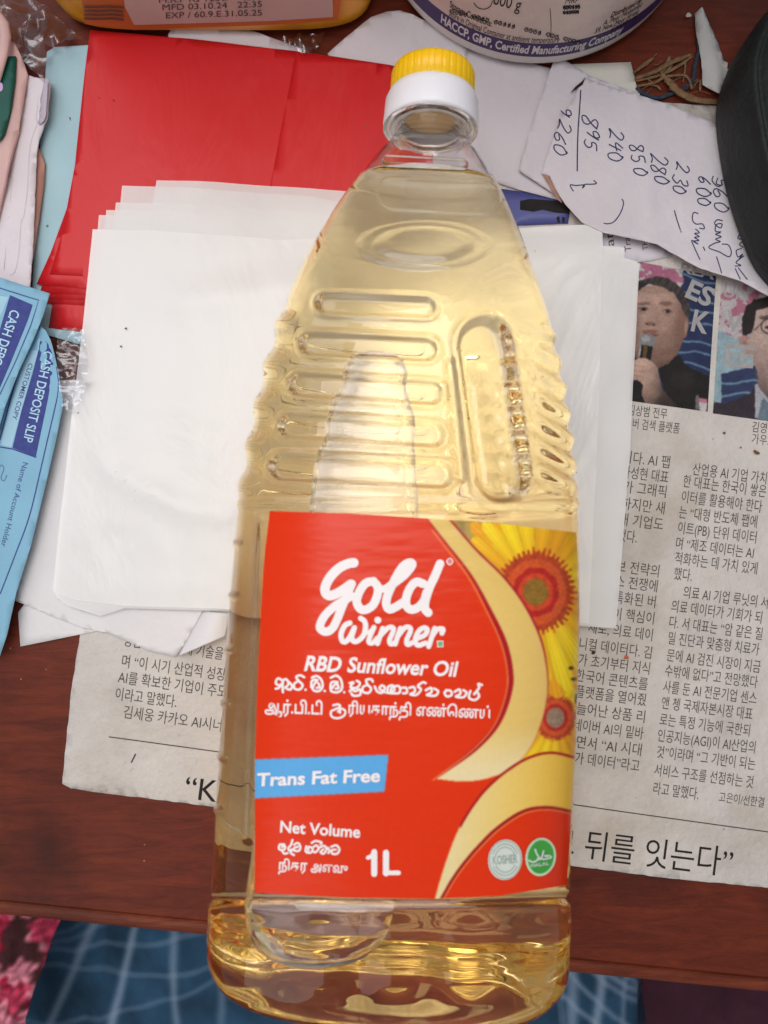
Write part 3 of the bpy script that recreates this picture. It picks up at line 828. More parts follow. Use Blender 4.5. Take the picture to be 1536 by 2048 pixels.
# turned-up corner
crv = np.array([(440, 1224), (384, 1266), (356, 1312)], float)
def corner_flap():
    R, C = 14, 16; pts = np.zeros((R, C, 3))
    for i in range(R):
        v = i / (R - 1)
        a = np.array([405, 1222.]) * (1 - v) + np.array([356, 1312.]) * v
        b = np.array([462, 1228.]) * (1 - v) + np.array([452, 1272.]) * v
        for j in range(C):
            u = j / (C - 1); q = a * (1 - u) + b * u
            zz_ = 2.2 + 3.2 * math.sin(u * 2.6) + 0.5 * v
            x, y = P(q[0], q[1], zz_ * MM)
            pts[i, j] = (x, y, zz_ * MM)
    return grid_mesh('turned_corner', pts, flip=True)
fo = link('turned_corner', corner_flap(), m_paper, o)
md = fo.modifiers.new('thickness', 'SOLIDIFY'); md.thickness = 0.00015

mg = sheet('magazine', [(960, 372), (1110, 392), (1142, 408), (1136, 447), (1010, 452), (940, 440)], 0.95, m_mag, step=4, thick=0.3)
tag(mg, 'dark blue magazine cover with black silhouette showing between note and bags', 'magazine')
k = Ink(); k.poly([(1040, 402), (1060, 398), (1142, 404), (1138, 428), (1110, 426), (1085, 420), (1066, 424), (1040, 420), (1052, 412)]); k.poly([(1112, 436), (1118, 432), (1120, 446), (1116, 447)]); k.poly([(1124, 434), (1130, 436), (1128, 446), (1124, 446)])
k.build('black_silhouette', m_black, flat_surf(0.95), mg)
sc_ = sheet('printed_scrap', [(1196, 440), (1290, 470), (1346, 512), (1300, 522), (1246, 528), (1196, 500)], 1.0, m_lilac, step=4, thick=0.15)
tag(sc_, 'small printed paper scrap with sideways letters under the handwritten note', 'paper')
k = Ink(); k.text("atu", (1228, 492), (1224, 450), em=24); k.text("Tran", (1262, 503), (1258, 466), em=19); k.text("THE", (1296, 500), (1292, 472), em=16)
k.build('printed_text', m_ink, flat_surf(1.0), sc_)

o = sheet('pale_blue_card', [(97, 108), (112, 99), (200, 94), (330, 400), (200, 700), (60, 660), (68, 480), (80, 300)], 1.2, m_pale, step=4, thick=0.3, curl=lambda x, y: 1.2 * np.clip((300 - y) / 220, 0, 1))
tag(o, 'pale blue card specked with dirt beside the red bags', 'card')
o = sheet('torn_paper', [(337, 72), (345, 58), (372, 45), (420, 50), (468, 54), (520, 68), (570, 86), (605, 98), (600, 150), (350, 140)], 1.3, m_lilac, step=4, thick=0.15, jitter=(.8, 14), curl=lambda x, y: .7 * np.clip((110 - y) / 60, 0, 1.2))
tag(o, 'white torn paper sticking out behind the top edge of the red bags', 'paper')
o = sheet('cream_sheet', [(1120, 128), (1262, 123), (1279, 192), (1272, 240), (1130, 240)], 1.2, m_cream, step=4, thick=0.2)
tag(o, 'cream paper sheet with a square corner behind the handwritten note', 'paper')
o = sheet('grey_sheet', [(800, 60), (930, 84), (1010, 112), (1100, 135), (1190, 170), (1150, 405), (1112, 399), (1040, 380), (955, 352), (860, 340), (780, 240)], 1.5, m_lilac, step=4, thick=0.18)
tag(o, 'plain greyish white paper sheet to the right of the bottle neck', 'paper')
def env_curl(x, y): return 1.2 * np.exp(-((x - 822 + (y - 60) * .05) / 7) ** 2) * .5 + .8 * np.clip((120 - y) / 90, 0, 1)
o = sheet('envelope_paper', [(655, 108), (690, 78), (742, 38), (775, 27), (800, 25), (850, 45), (905, 64), (935, 90), (932, 118), (920, 190), (700, 170)], 2.1, m_lilac, step=3, thick=0.2, curl=env_curl, jitter=(.5, 20))
tag(o, 'creased greyish paper behind the yellow cap, left of the white tub', 'paper')

# ================================================================== RED POLYTHENE BAGS
m_red = poly_mat('red polythene', rgb(206, 28, 34), 0.42, 0.99, 0.25, 45, (1, .35, 1))
m_red2 = poly_mat('red polythene lower', rgb(204, 28, 34), 0.42, 0.99, 0.25, 45, (1, .35, 1))
def red_curl(x, y):
    d = (x - 592) + (y - 100) * 0.19
    r = 0.3 * fbm(x / 170, y / 150, 61) + 0.8 * np.clip((150 - x) / 90, 0, 1) * 0
    return r
red_bl = [((96, 655), (200, 668)), ((90, 606), (200, 612)), ((86, 596), (200, 601)), ((78, 585), (200, 590)), ((72, 568), (200, 580)), ((98, 548), (200, 553))]
red_left = [(118, 520), (112, 520), (110, 520), (104, 510), (100, 505), (122, 470)]
N_RED = len(red_bl)
for i, ((bx, by), (b2x, b2y)) in enumerate(red_bl):
    top = i == N_RED - 1
    lf = red_left[i]
    of = (N_RED - 1 - i)
    o = sheet('red_bag', [(180 + of * .6, 60 + of * .8), (380, 77 + of), (590, 101 + of), (780, 130 + of), (880, 150), (860, 420), (845, 668 - i * 10), (420, 640 - i * 8), (b2x, b2y), (bx, by), lf, (134 + of, 410), (150, 330), (162, 220)],
              1.7 + 0.2 * i, m_red if top else m_red2, step=3.5 if top else 6, thick=0.1, curl=red_curl, droop=(5, 0.14), jitter=(.15, 60))
    tag(o, 'bright red plastic bag on top of the red stack, widely visible behind the bottle neck' if top else 'red plastic bag lower in the red stack, showing only its stepped end',
        'plastic bag', 'red bags in the stack')

sheet('seam_fold', [(592, 102), (780, 131), (879, 151), (859, 420), (844, 600), (520, 575), (540, 372)], 1.7 + .2 * (N_RED - 1) + .24, m_red, o, step=4, thick=.2, curl=red_curl)
# ================================================================== WHITE POLYTHENE BAGS
m_bag = poly_mat('white polythene', rgb(244, 243, 242), 0.38, 0.66, 0.3, 38, (1, .5, 1))
m_bagtop = poly_mat('white polythene top', rgb(245, 244, 243), 0.36, 0.80, 0.6, 30, (1, .6, 1))
tl = [(313, 360), (244, 371), (231, 404), (212, 419), (197, 429), (184, 457)]
tr = [(1273, 526), (1278, 529), (1262, 525), (1246, 500), (1238, 498), (1204, 448)]
br = [(1226, 1254), (1232, 1257), (1222, 1255), (1212, 1252), (1192, 1250), (1178, 1246)]
bl = [(150, 1212), (138, 1208), (128, 1204), (120, 1199), (110, 1190), (105, 1181)]
def bag_curl(k):
    def f(x, y):
        # soft folds running across the film
        a = 0.55 * np.exp(-((y - 945 - (x - 240) * .42 + 18 * np.sin(x / 70)) / 26) ** 2) * np.clip((x - 150) / 120, 0, 1)
        b = 0.5 * np.exp(-((y - 600 + (x - 400) * .12) / 34) ** 2) * np.clip((x - 260) / 120, 0, 1)
        c = 0.35 * np.exp(-((x - 385) / 9) ** 2) * .5
        d = 0.35 * fbm(x / 120, y / 120, 71)
        e = .0 * x + 0.06 * fbm(x / 30, y / 42, 77) + .45 * np.exp(-((x - 340 - (y - 1000) * .7) / 24) ** 2) * np.clip(1 - abs(y - 1000) / 130, 0, 1)
        w = 0.25 * np.exp(-((y - 1175) / 20) ** 2)
        xc = 866 - 94 * (y - 150) / 1776; hw = np.interp(y, [300, 383, 500, 650, 800, 1000, 1300], [60, 120, 170, 235, 285, 315, 330])
        free = np.clip((np.abs(x - xc) - hw) / 60, 0, 1); free = free * free * (3 - 2 * free)
        return -.1 * (1 - free) + free * (3.0 * a + 2.8 * b + 1.4 * c + 2.2 * d + 1.0 * e + w) * .9
    return f
for i in range(6):
    t_, r_, b_, l_ = tl[i], tr[i], br[i], bl[i]
    mid = ((t_[0] + r_[0]) / 2, min(t_[1], 400) + 20 + (r_[1] - t_[1]) * .35)
    pts = [t_, (t_[0] + 120, t_[1] + 3), (t_[0] + 380, t_[1] + 22), r_, ((r_[0] + b_[0]) / 2 + 6, (r_[1] + b_[1]) / 2), b_, (1050, 1244), (700, 1226), (430, 1222 - i), (250, 1217 - i), (l_[0] + 50, l_[1] + 20), (l_[0] + 6, l_[1] + 7), l_,
           (l_[0] + .35 * (t_[0] - l_[0]), l_[1] + .35 * (t_[1] - l_[1])), (l_[0] + .7 * (t_[0] - l_[0]) + 2, l_[1] + .7 * (t_[1] - l_[1]))]
    topb = i == 5
    o = sheet('white_bag', pts, 3.55 + 0.21 * i, m_bagtop if topb else m_bag, step=3, thick=0.0, curl=bag_curl(i), droop=(5, 0.16), jitter=(.25, 60))
    tag(o, 'translucent white plastic bag on top of the white stack, directly under the bottle' if topb else 'translucent white plastic bag lower in the white stack, showing only a stepped corner',
        'plastic bag', 'white bags in the stack')

# ================================================================== LEFT PILE
m_tan = mat('pinkish tan folder', rgb(186, 138, 124), 0.6, 0.1, 60, 0.2, 300)
m_pink = mat('pale pink folder', rgb(206, 170, 166), 0.6, 0.07, 60, 0.2, 300, specks=(rgb(120, 80, 70), 120, .04, .6))
m_green = mat('dark green file', rgb(0, 78, 66), 0.45, 0.1, 80, 0.1, 300)
m_env = mat('lilac envelope', rgb(218, 210, 216), 0.75, 0.04, 40, 0.3, 350, 0.25, specks=(rgb(110, 80, 70), 90, 0.045, 0.75))
o = sheet('brown_folder', [(50, 280), (78, 296), (88, 325), (86, 365), (76, 440), (66, 500), (50, 575), (20, 560), (20, 300)], 3.2, m_tan, step=4, thick=1.2, curl=lambda x, y: -.8 * np.clip((x - 70) / 20, 0, 1))
tag(o, 'brown folder edge showing between the white envelope and pale blue card', 'folder')
o = sheet('pink_folder', [(-60, 90), (20, 82), (34, 92), (46, 118), (56, 150), (40, 260), (14, 360), (-8, 450), (-60, 450)], 6.2, m_pink, step=4, thick=1.0, curl=lambda x, y: 1.5 * np.exp(-((x - 30 - (150 - y) * .05) / 14) ** 2))
tag(o, 'pale pink folder spine beside the green file at the left edge', 'folder')
def env_c(x, y):
    return .5 * np.exp(-((x - 48 + (y - 250) * .12) / 5) ** 2) + 1.6 * np.clip((x - 84) / 18, 0, 1) * np.clip(1 - abs(y - 215) / 70, 0, 1)
o = sheet('torn_envelope', [(52, 152), (70, 155), (97, 159), (102, 172), (101, 200), (96, 240), (89, 250), (78, 280), (73, 310), (70, 380), (67, 460), (63, 520), (59, 578), (-60, 560), (-60, 520), (0, 400), (22, 300), (42, 210)], 4.8, m_env, step=2.5, thick=0.5, curl=env_c, jitter=(.7, 9))
tag(o, 'white torn envelope with ragged edge at the left under the deposit slips', 'envelope')
sheet('torn_flap_shade', [(92, 166), (98, 163), (102, 174), (101, 200), (97, 238), (92, 246), (80, 252), (76, 246), (80, 236), (79, 226), (83, 214), (82, 200), (87, 188)], 5.0, mat('shaded envelope inside', rgb(186, 176, 190), .8, .06, 60), o, step=2, thick=0.1, curl=lambda x, y: 1.8 * np.clip((x - 78) / 20, 0, 1.2), jitter=(.5, 6))  # small darker sheet standing in for the shade inside the torn flap
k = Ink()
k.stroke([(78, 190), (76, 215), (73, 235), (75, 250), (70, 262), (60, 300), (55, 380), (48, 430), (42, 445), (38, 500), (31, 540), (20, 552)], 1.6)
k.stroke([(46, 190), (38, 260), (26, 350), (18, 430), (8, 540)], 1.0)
k.build('crease_shadow_line', mat('painted crease shade', rgb(198, 188, 192), .8, .1, 300), flat_surf(4.8, 0.06, env_c), o)  # thin darker strokes paint the shade along the envelope creases
o = sheet('green_file', [(-60, 120), (0, 113), (31, 112), (29, 160), (20, 225), (8, 268), (0, 278), (-60, 300)], 8.2, m_green, step=4, thick=0.8)
tag(o, 'dark green file cover at the left edge of the table', 'file')
k = Ink(); k.disc((1, 174), 5, 9); k.build('lavender_dot', mat('lavender print', rgb(200, 170, 214), .6), flat_surf(8.2), o)
V, F = tube([(*P(x, y, z * MM), z * MM) for x, y, z in ((-30, 10, 9), (-4, 34, 10), (8, 50, 10), (11, 75, 10), (6, 110, 9.5), (-6, 160, 9))], [.0016, .0018, .0018, .0018, .0016, .0012], 8, .6)
o = link('pink_strap', mesh_py('pink_strap', V, F), m_pink); tag(o, 'pale pink curved strap above the green file at the left edge', 'strap')

# deposit slips
m_slip = mat('sky blue slip paper', rgb(134, 182, 208), 0.7, 0.06, 60, 0.15, 500, 0.25, specks=(rgb(60, 80, 120), 140, .03, .5))
m_slipbox = mat('pale slip box', rgb(164, 204, 224), 0.7, 0.04, 60)
m_slipwhite = mat('slip lettering', rgb(176, 212, 232), 0.7, 0.05, 300)
def s2c(x, y): return 3.0 * np.clip((760 - y + (x - 95) * 2.2) / 130, 0, 1) ** 2 * np.clip((x - 20) / 60, 0, 1)
s2 = sheet('deposit_slip', [(80, 652), (96, 664), (106, 684), (112, 708), (120, 755), (127, 808), (110, 890), (94, 958), (62, 1090), (32, 1186), (14, 1270), (0, 1312), (-80, 1312), (-80, 780), (0, 700)], 6.0, m_slip, step=3, thick=0.15, curl=s2c)
tag(s2, 'blue cash deposit slip with curled corner, lower of two, CUSTOMER COPY visible', 'paper slip', 'cash deposit slips')
f2 = flat_surf(6.0, 0.05, s2c)
k = Ink(); k.poly([(84, 672), (100, 690), (111, 716), (96, 800), (72, 914), (25, 896), (44, 820), (66, 745)]); k.stroke([(0, 894), (25, 898), (73, 915)], 2.5, n=1); k.stroke([(114, 800), (86, 920), (59, 1031), (30, 1110), (0, 1188)], 2.4); k.stroke([(116, 735), (118, 770), (113, 806)], 2)
k.stroke([(46, 712), (28, 775), (8, 850), (0, 880)], 3.0)
k.build('navy_print', m_navy, f2, s2)
k = Ink(); k.poly([(80, 676), (84, 680), (64, 745), (44, 818), (23, 894), (2, 890), (12, 850), (32, 780), (50, 720)]); k.build('copy_box', m_slipbox, flat_surf(6.0, 0.045, s2c), s2)
k = Ink(); k.text("CASH DEPOSIT SLIP", (90, 702), (47, 882), em=27, bold=.01); k.build('slip_heading', m_slipwhite, flat_surf(6.0, 0.10, s2c), s2)
k = Ink(); k.text("CUSTOMER COPY", (58, 726), (25, 838), em=13, bold=.005, lift=.05); k.text("Name of Account Holder", (46, 924), (1, 1092), em=16, bold=.0); k.stroke([(-4, 940), (3, 930), (8, 938), (2, 955), (8, 962), (14, 950)], 1.3)
k.build('slip_text', m_navy, flat_surf(6.0, 0.06, s2c), s2)
def s1c(x, y): return .8 * np.clip((x - 40) / 60, 0, 1) * np.clip((660 - y) / 80, 0, 1)
s1 = sheet('deposit_slip', [(-80, 528), (0, 555), (50, 571), (101, 588), (86, 632), (62, 690), (38, 742), (10, 815), (0, 850), (-80, 1050)], 8.6, m_slip, step=3, thick=0.15, curl=s1c)
tag(s1, 'blue cash deposit slip with a sharp square corner, the upper of two', 'paper slip', 'cash deposit slips')
f1 = flat_surf(8.6, 0.05, s1c)
k = Ink(); k.poly([(20, 590), (66, 610), (56, 640), (20, 730), (-10, 800), (-60, 800), (-12, 700)]); k.stroke([(-10, 573), (78, 601), (62, 650), (32, 722), (0, 790)], 2, n=1); k.build('navy_print', m_navy, f1, s1)
k = Ink(); k.poly([(-40, 588), (17, 594), (-6, 650), (-40, 700)]); k.build('copy_box', m_slipbox, f1, s1)
k = Ink(); k.text("CASH DEPOSIT SLIP", (22, 618), (-40, 796), em=28, bold=.01); k.build('slip_heading', m_slipwhite, flat_surf(8.6, 0.09, s1c), s1)

# crumpled clear film
m_film = clear_film('clear crumpled film')
def film(name, poly, z, amp, sc, label, seed, step=1.6):
    o = sheet(name, poly, z, m_film, step=step, thick=0, curl=lambda x, y: amp * (np.abs(fbm(x / sc, y / sc, seed)) * 1.6 + .6 * np.abs(vnoise(x / (sc * .4), y / (sc * .4), seed + 3))), jitter=(2.5, 14))
    return tag(o, label, 'plastic film')
film('clear_film', [(116, 690), (122, 668), (135, 655), (170, 660), (180, 760), (150, 830), (126, 812), (118, 760)], 6.9, 1.7, 30, 'crumpled clear plastic film between the deposit slips and white bags', 81, 1.0)
film('clear_film', [(-20, -20), (60, 0), (110, 30), (150, 70), (176, 92), (100, 104), (92, 170), (50, 130), (20, 60)], 3.6, 5.0, 80, 'crumpled clear plastic film in the top left corner of the table', 85)
film('clear_film', [(560, 88), (600, 74), (650, 70), (640, 96), (622, 112), (590, 106)], 1.9, 2.6, 30, 'small clear plastic film corner behind the red bags under the yellow container', 91, 1.2)

# ================================================================== HANDWRITTEN NOTE
o = sheet('folded_paper', [(1112, 108), (1180, 150), (1280, 186), (1290, 300), (1220, 470), (1170, 430), (1116, 392), (1048, 350), (1037, 342), (1042, 320), (1075, 215)], 2.6, m_lilac, step=3.5, thick=0.4, jitter=(.8, 12), curl=lambda x, y: .8 * np.clip((1120 - x) / 70, 0, 1))
tag(o, 'folded lilac white paper directly beneath the handwritten note', 'paper')
def note_c(x, y):
    return 1.3 * np.clip((y - 400 - (x - 1150) * .28) / 90, 0, 1.3) ** 1.5 * 2 + .35 * fbm(x / 90, y / 70, 95) + .35 * np.exp(-((x - 1290 - (y - 300) * .1) / 14) ** 2) + .9 * np.clip((230 - y + (x - 1180) * .36) / 60, 0, 1) * 0
note = sheet('handwritten_note', [(1168, 153), (1240, 178), (1335, 208), (1425, 245), (1560, 305), (1640, 420), (1640, 640), (1540, 602), (1478, 566), (1395, 540), (1310, 492), (1260, 480), (1205, 470), (1162, 448), (1130, 410), (1108, 372), (1100, 352), (1083, 347), (1096, 305), (1120, 240), (1150, 190)], 4.0, m_lilac, step=3, thick=0.16, curl=note_c, jitter=(.6, 14))
tag(note, 'white note paper with blue handwritten sums, right of the bottle top', 'note')
DG = {'9': [[(.75, .7), (.5, 1), (.15, .8), (.3, .5), (.7, .6), (.82, .95), (.75, .4), (.6, 0)]], '2': [[(.1, .8), (.4, 1), (.8, .8), (.55, .4), (.1, 0), (.5, .08), (.95, 0)]], '6': [[(.7, 1), (.3, .6), (.15, .2), (.45, 0), (.8, .2), (.6, .45), (.25, .3)]],
      '0': [[(.5, 1), (.15, .6), (.3, .05), (.7, .1), (.85, .6), (.5, 1.0), (.35, .95)]], '8': [[(.85, .9), (.4, 1), (.2, .8), (.7, .4), (.7, .1), (.3, 0), (.2, .25), (.6, .6), (.85, .95)]], '5': [[(.95, 1), (.3, .95), (.25, .6), (.6, .6), (.8, .3), (.5, 0), (.1, .1)]],
      '4': [[(.45, 1), (.15, .45), (.95, .5)], [(.75, .85), (.55, -.1)]], '3': [[(.2, .9), (.6, 1), (.7, .7), (.4, .5), (.75, .3), (.5, 0), (.1, .1)]]}
pen = Ink()
def digits(s, p0, p1, h):
    h = h * 1.3
    p0 = np.array(p0, float); d = (np.array(p1, float) - p0); L = np.hypot(*d); d /= L; u = np.array([d[1], -d[0]]); w = L / len(s)
    for i, ch in enumerate(s):
        rx, ry_, rs = random.uniform(-.14, .14), random.uniform(-.12, .12), random.uniform(.85, 1.15)
        for st in DG[ch]:
            pen.stroke([p0 + d * (i + rx + (x * .9 + .02) * rs + (y - .5) * (.35 + rx)) * w + u * ((y - .5) * rs + ry_) * h for x, y in st], 2.5, 5)
digits('9260', (1137, 217), (1116, 312), 20); digits('895', (1183, 226), (1184, 308), 22); digits('240', (1231, 256), (1234, 328), 21); digits('850', (1273, 288), (1283, 356), 21)
digits('280', (1318, 306), (1322, 374), 24); digits('230', (1366, 325), (1361, 396), 22); digits('600', (1405, 352), (1409, 418), 21); digits('560', (1440, 350), (1447, 428), 21)
def Z6(*p): return [(1040 + x / 3.097, 130 + y / 3.097) for x, y in p]
pen.stroke(Z6((378, 150), (372, 240), (358, 450), (354, 660)), 2.6, 4)
for st in (((455, 715), (472, 735), (440, 740), (400, 742), (385, 765), (398, 745), (345, 748), (310, 745), (330, 785)), ((630, 830), (640, 860), (620, 920), (580, 975), (540, 992), (512, 988)), ((955, 902), (975, 970), (998, 1038)),
           ((1105, 920), (1075, 915), (1068, 960), (1090, 985), (1130, 985), (1140, 1015), (1110, 1010)), ((1085, 1015), (1110, 1040), (1080, 1045), (1108, 1065), (1078, 1070), (1105, 1090), (1070, 1095), (1100, 1115), (1060, 1090), (1080, 1150), (1105, 1215)),
           ((1130, 1130), (1140, 1155)), ((1255, 965), (1220, 960), (1205, 985), (1240, 1010), (1250, 985), (1215, 990), (1210, 1030), (1245, 1035)), ((1240, 1040), (1210, 1050), (1245, 1065), (1210, 1080), (1240, 1095), (1205, 1105), (1165, 1135), (1230, 1160), (1290, 1190), (1308, 1160), (1290, 1115), (1250, 1110)),
           ((1212, 1190), (1225, 1240), (1236, 1300)), ((1365, 1040), (1350, 1075), (1390, 1080), (1360, 1110), (1385, 1130)), ((1375, 1135), (1340, 1150), (1350, 1190), (1380, 1170), (1355, 1205)), ((1390, 1180), (1335, 1225), (1365, 1245), (1325, 1250)), ((1325, 1265), (1350, 1340)), ((1345, 1260), (1395, 1340)),
           ((1225, 700), (1215, 735), (1250, 745), (1248, 725))):
    pen.stroke(Z6(*st), 2.3, 5)
pen.build('handwriting', mat('blue black pen ink', rgb(44, 48, 92), .6, .2, 900, spec=.3), flat_surf(4.0, .05, note_c), note)
k = Ink(); k.poly([(1166, 160), (1172, 153), (1166, 168), (1156, 175), (1141, 185), (1151, 172)]); k.build('dark_torn_corner', m_black, flat_surf(4.0, .05, note_c), note)
k = Ink(); k.poly([(1086, 348), (1096, 350), (1106, 372), (1124, 408), (1112, 398), (1100, 372)]); k.build('brown_edge_stain', mat('brown edge stain', rgb(176, 128, 108), .8, .2, 200), flat_surf(4.0, .05, note_c), note)

# ================================================================== WHITE TUB
TR = 322 * CAM_H / FPX; TX, TY = (float(q) for q in P(1068, 126, 0.0016)); TY += TR - .0022
tub = empty('white_tub', 'round white plastic tub with printed label and purple band at the top', 'tub')
m_tub = mat('white tub plastic', rgb(212, 206, 202), 0.4, 0.04, 40, stain=(rgb(150, 130, 115), 60, .6, .4))
def lathe(prof, cx, cy_, n=128, a0=0, a1=2 * math.pi):
    full = abs(a1 - a0 - 2 * math.pi) < 1e-6
    A = np.linspace(a0, a1, n, endpoint=not full)
    pr = np.array(prof)
    pts = np.stack([cx + pr[:, :1] * np.cos(A)[None], cy_ + pr[:, :1] * np.sin(A)[None], np.repeat(pr[:, 1:], n, 1)], -1)
    return pts, full
pts, full = lathe([(TR * .9, 0.0016), (TR - .004, .0016), (TR - .0016, .0024), (TR - .0004, .0042), (TR, .0062), (TR, .120), (TR - .0008, .1205)], TX, TY)  # unseen upper wall made tall to block light at the back
link('tub_body', grid_mesh('tub_body', pts, True), m_tub, tub)
pts, _ = lathe([(0.0005, .127), (TR - .004, .127), (TR - .003, .1285), (TR + .0025, .1285), (TR + .003, .127), (TR + .003, .116), (TR + .001, .116)], TX, TY)
link('lid', grid_mesh('lid', pts, True), m_tub, tub)
def tub_hit(px, py):
    dx, dy, dz = ray(px, py)
    a = dx * dx + dy * dy; b = -2 * (dx * TX + dy * TY); c = TX * TX + TY * TY - TR * TR
    t = (-b - np.sqrt(np.maximum(b * b - 4 * a * c, 0))) / (2 * a)
    return np.arctan2(dy * t - TY, dx * t - TX), CAM_H + dz * t
m_tlab = mat('aged label paper', rgb(206, 188, 180), 0.55, 0.08, 40, 0.1, 300, specks=(rgb(90, 70, 66), 120, .05, .6), stain=(rgb(170, 140, 125), 30, .55, .5))
A0, A1 = -math.pi + .25, -.25
pts, _ = lathe([(TR + .00012, float(tub_hit(1068, 87)[1])), (TR + .00012, .108)], TX, TY, 120, A0, A1)
lab = link('label', grid_mesh('label', pts), m_tlab, tub)
pts, _ = lathe([(TR + .00014, float(tub_hit(1068, 113)[1])), (TR + .00014, float(tub_hit(1068, 86)[1]))], TX, TY, 120, A0, A1)
band = link('purple_band', grid_mesh('purple_band', pts), mat('purple print', rgb(58, 42, 92), .5, .08, 80), tub)
def tub_line(k, s, p0, p1, cap_px, bold=0.0):
    (a0, a1), (z0, z1) = tub_hit([p0[0], p1[0]], [p0[1], p1[1]])
    z = z0 if abs(p0[0] - 1068) < abs(p1[0] - 1068) else z1
    v, f = glyphs(s, bold); x0, x1 = v[:, 0].min(), v[:, 0].max()
    t = (v[:, 0] - x0) / (x1 - x0)
    k.append((a0 + (a1 - a0) * t, z + v[:, 1] * cap_px / 4.3 / .682 * MM, f))
def tub_build(k, name, material, parent, lift):
    V = []; F = []
    for a, z, f in k:
        o_ = len(V); V += [(TX + (TR + lift) * math.cos(b), TY + (TR + lift) * math.sin(b), c) for b, c in zip(a, z)]; F += [tuple(i + o_ for i in q) for q in f]
    return link(name, mesh_py(name, V, F), material, parent, smooth=False)
k = []
tub_line(k, "HACCP, GMP, Certified Manufacturing Company", (884, 30), (1068, 107), 0, .02); k.clear()
(aL, aR), _ = tub_hit([884, 1240], [28, 68]); zb = float(tub_hit(1068, 106)[1])
v_, f_ = glyphs("HACCP, GMP, Certified Manufacturing Company", .03); t_ = (v_[:, 0] - v_[:, 0].min()) / (v_[:, 0].max() - v_[:, 0].min())
k.append((aL + (aR - aL) * t_, zb + v_[:, 1] * 15 / 4.3 / .682 * MM, f_))
tub_build(k, 'band_lettering', mat('band white print', rgb(206, 198, 200), .5), band, .00025)
k = []
tub_line(k, "Storage Conditions:", (901, 4), (983, 52), 11, .012)
tub_line(k, "Store in Original Container at ambient temperature", (900, 15), (1117, 83), 11)
tub_line(k, "800 g", (985, 12), (1040, 20), 20, .0)
tub_line(k, "MRP", (1130, 6), (1155, 6), 9); 
tub_line(k, "Distributed By", (1220, 34), (1282, 2), 10, .012); tub_line(k, "A. Peer Mohamed", (1205, 50), (1280, 14), 10); tub_line(k, "59, New Moor Street,", (1188, 66), (1275, 26), 10); tub_line(k, "Colombo-12.", (1220, 62), (1270, 38), 10)
tub_build(k, 'label_text', m_black, lab, .00025)
# loopy small script line and date code, drawn as strokes on the tub wall
def tub_surf(px, py, li):
    a, z = tub_hit(px, py); r = TR + .00025 + li
    return np.stack([TX + r * np.cos(a), TY + r * np.sin(a), z], 1)
def loopy(k, p0, p1, h, n, w, seed=0, gaps=()):
    """rows of small round looping letters, like the rounded script in the photo"""
    rg = random.Random(seed); p0 = np.array(p0, float); p1 = np.array(p1, float); d = p1 - p0; L = np.hypot(*d); d /= L; u = np.array([d[1], -d[0]]); c = L / n
    for i in range(n):
        if i in gaps: continue
        q = p0 + d * c * (i + .5); r = c * .40; t = rg.choice((0, 1, 2, 3))
        if t == 0: st = [(-1, -.6), (-1, .5), (0, 1), (1, .4), (.7, -.7), (0, -.9), (-.4, -.2), (.2, .2)]
        elif t == 1: st = [(1, .8), (.1, .9), (-.9, .2), (-.5, -.8), (.5, -.9), (1, -.1), (.3, .3), (-.1, -.2)]
        elif t == 2: st = [(-.9, .3), (-.4, .9), (.1, .4), (-.3, -.1), (-.9, -.5), (-.3, -1), (.8, -.8), (1, .3), (.5, .9)]
        else: st = [(-.8, -.8), (.2, -1), (.9, -.3), (.5, .5), (-.3, .5), (-.4, -.1), (.3, -.1), (.6, 1.2)]
        k.stroke([q + d * x * r + u * (y * .5 + .5) * h for x, y in st], w, 4)
k = Ink(); loopy(k, (900, 24), (1160, 88), 8, 30, 1.6, 3, (4, 9, 15, 16, 21, 25)); loopy(k, (1126, 17), (1160, 15), 7, 6, 2.2, 4); loopy(k, (1126, 27), (1158, 25), 6, 6, 2.0, 6)
k.stroke([(948, 4), (955, 13), (968, 17), (980, 12), (986, 0)], 1.6); k.stroke([(1100, 15), (1102, 45), (1101, 74)], 1.2)
k.build('small_script', m_black, tub_surf, lab)

# ================================================================== YELLOW ORANGE CONTAINER
jar = empty('orange_container', 'yellow orange plastic container with printed date label at the top left', 'container')
JX0, JY0 = P(118, 78, 0.0); JX1, _ = P(752, 78, 0.0)
jw = (JX1 - JX0) / 2; jx = (JX0 + JX1) / 2; jd = 0.03; jy = float(JY0) + jd
def super_ring(a, b, n, m=160):
    t = np.linspace(0, 2 * math.pi, m, endpoint=False); c, s = np.cos(t), np.sin(t)
    return a * np.sign(c) * np.abs(c) ** (2 / n), b * np.sign(s) * np.abs(s) ** (2 / n)
rows = []
for ins, z in ((.02, .0006), (.006, .0006), (.002, .0016), (0.0005, .0035), (0, .008), (0, .185), (.004, .195), (.014, .200), (.024, .201)):  # unseen height raised so the container shades the back of the table
    x, y = super_ring(jw - ins, jd - ins, 5.5); rows.append(np.stack([jx + x, jy + y, np.full(x.shape, z)], -1))
link('container_body', grid_mesh('container_body', np.array(rows), True), mat('amber plastic', rgb(222, 156, 36), 0.35, 0.08, 30, stain=(rgb(150, 84, 30), 25, .5, .6), spec=.5), jar)
pts, _ = lathe([(0.0004, .217), (.018, .217), (.019, .216), (.019, .202), (.016, .201)], jx, jy, 48)
link('cap', grid_mesh('cap', pts, True), mat('orange cap plastic', rgb(206, 84, 30), .4), jar)
def jar_surf(off):
    def s(px, py, li):
        dx, dy, dz = ray(px, py); t = (float(JY0) - .00025 - off - li) / dy
        return np.stack([dx * t, dy * t, CAM_H + dz * t], 1)
    return s
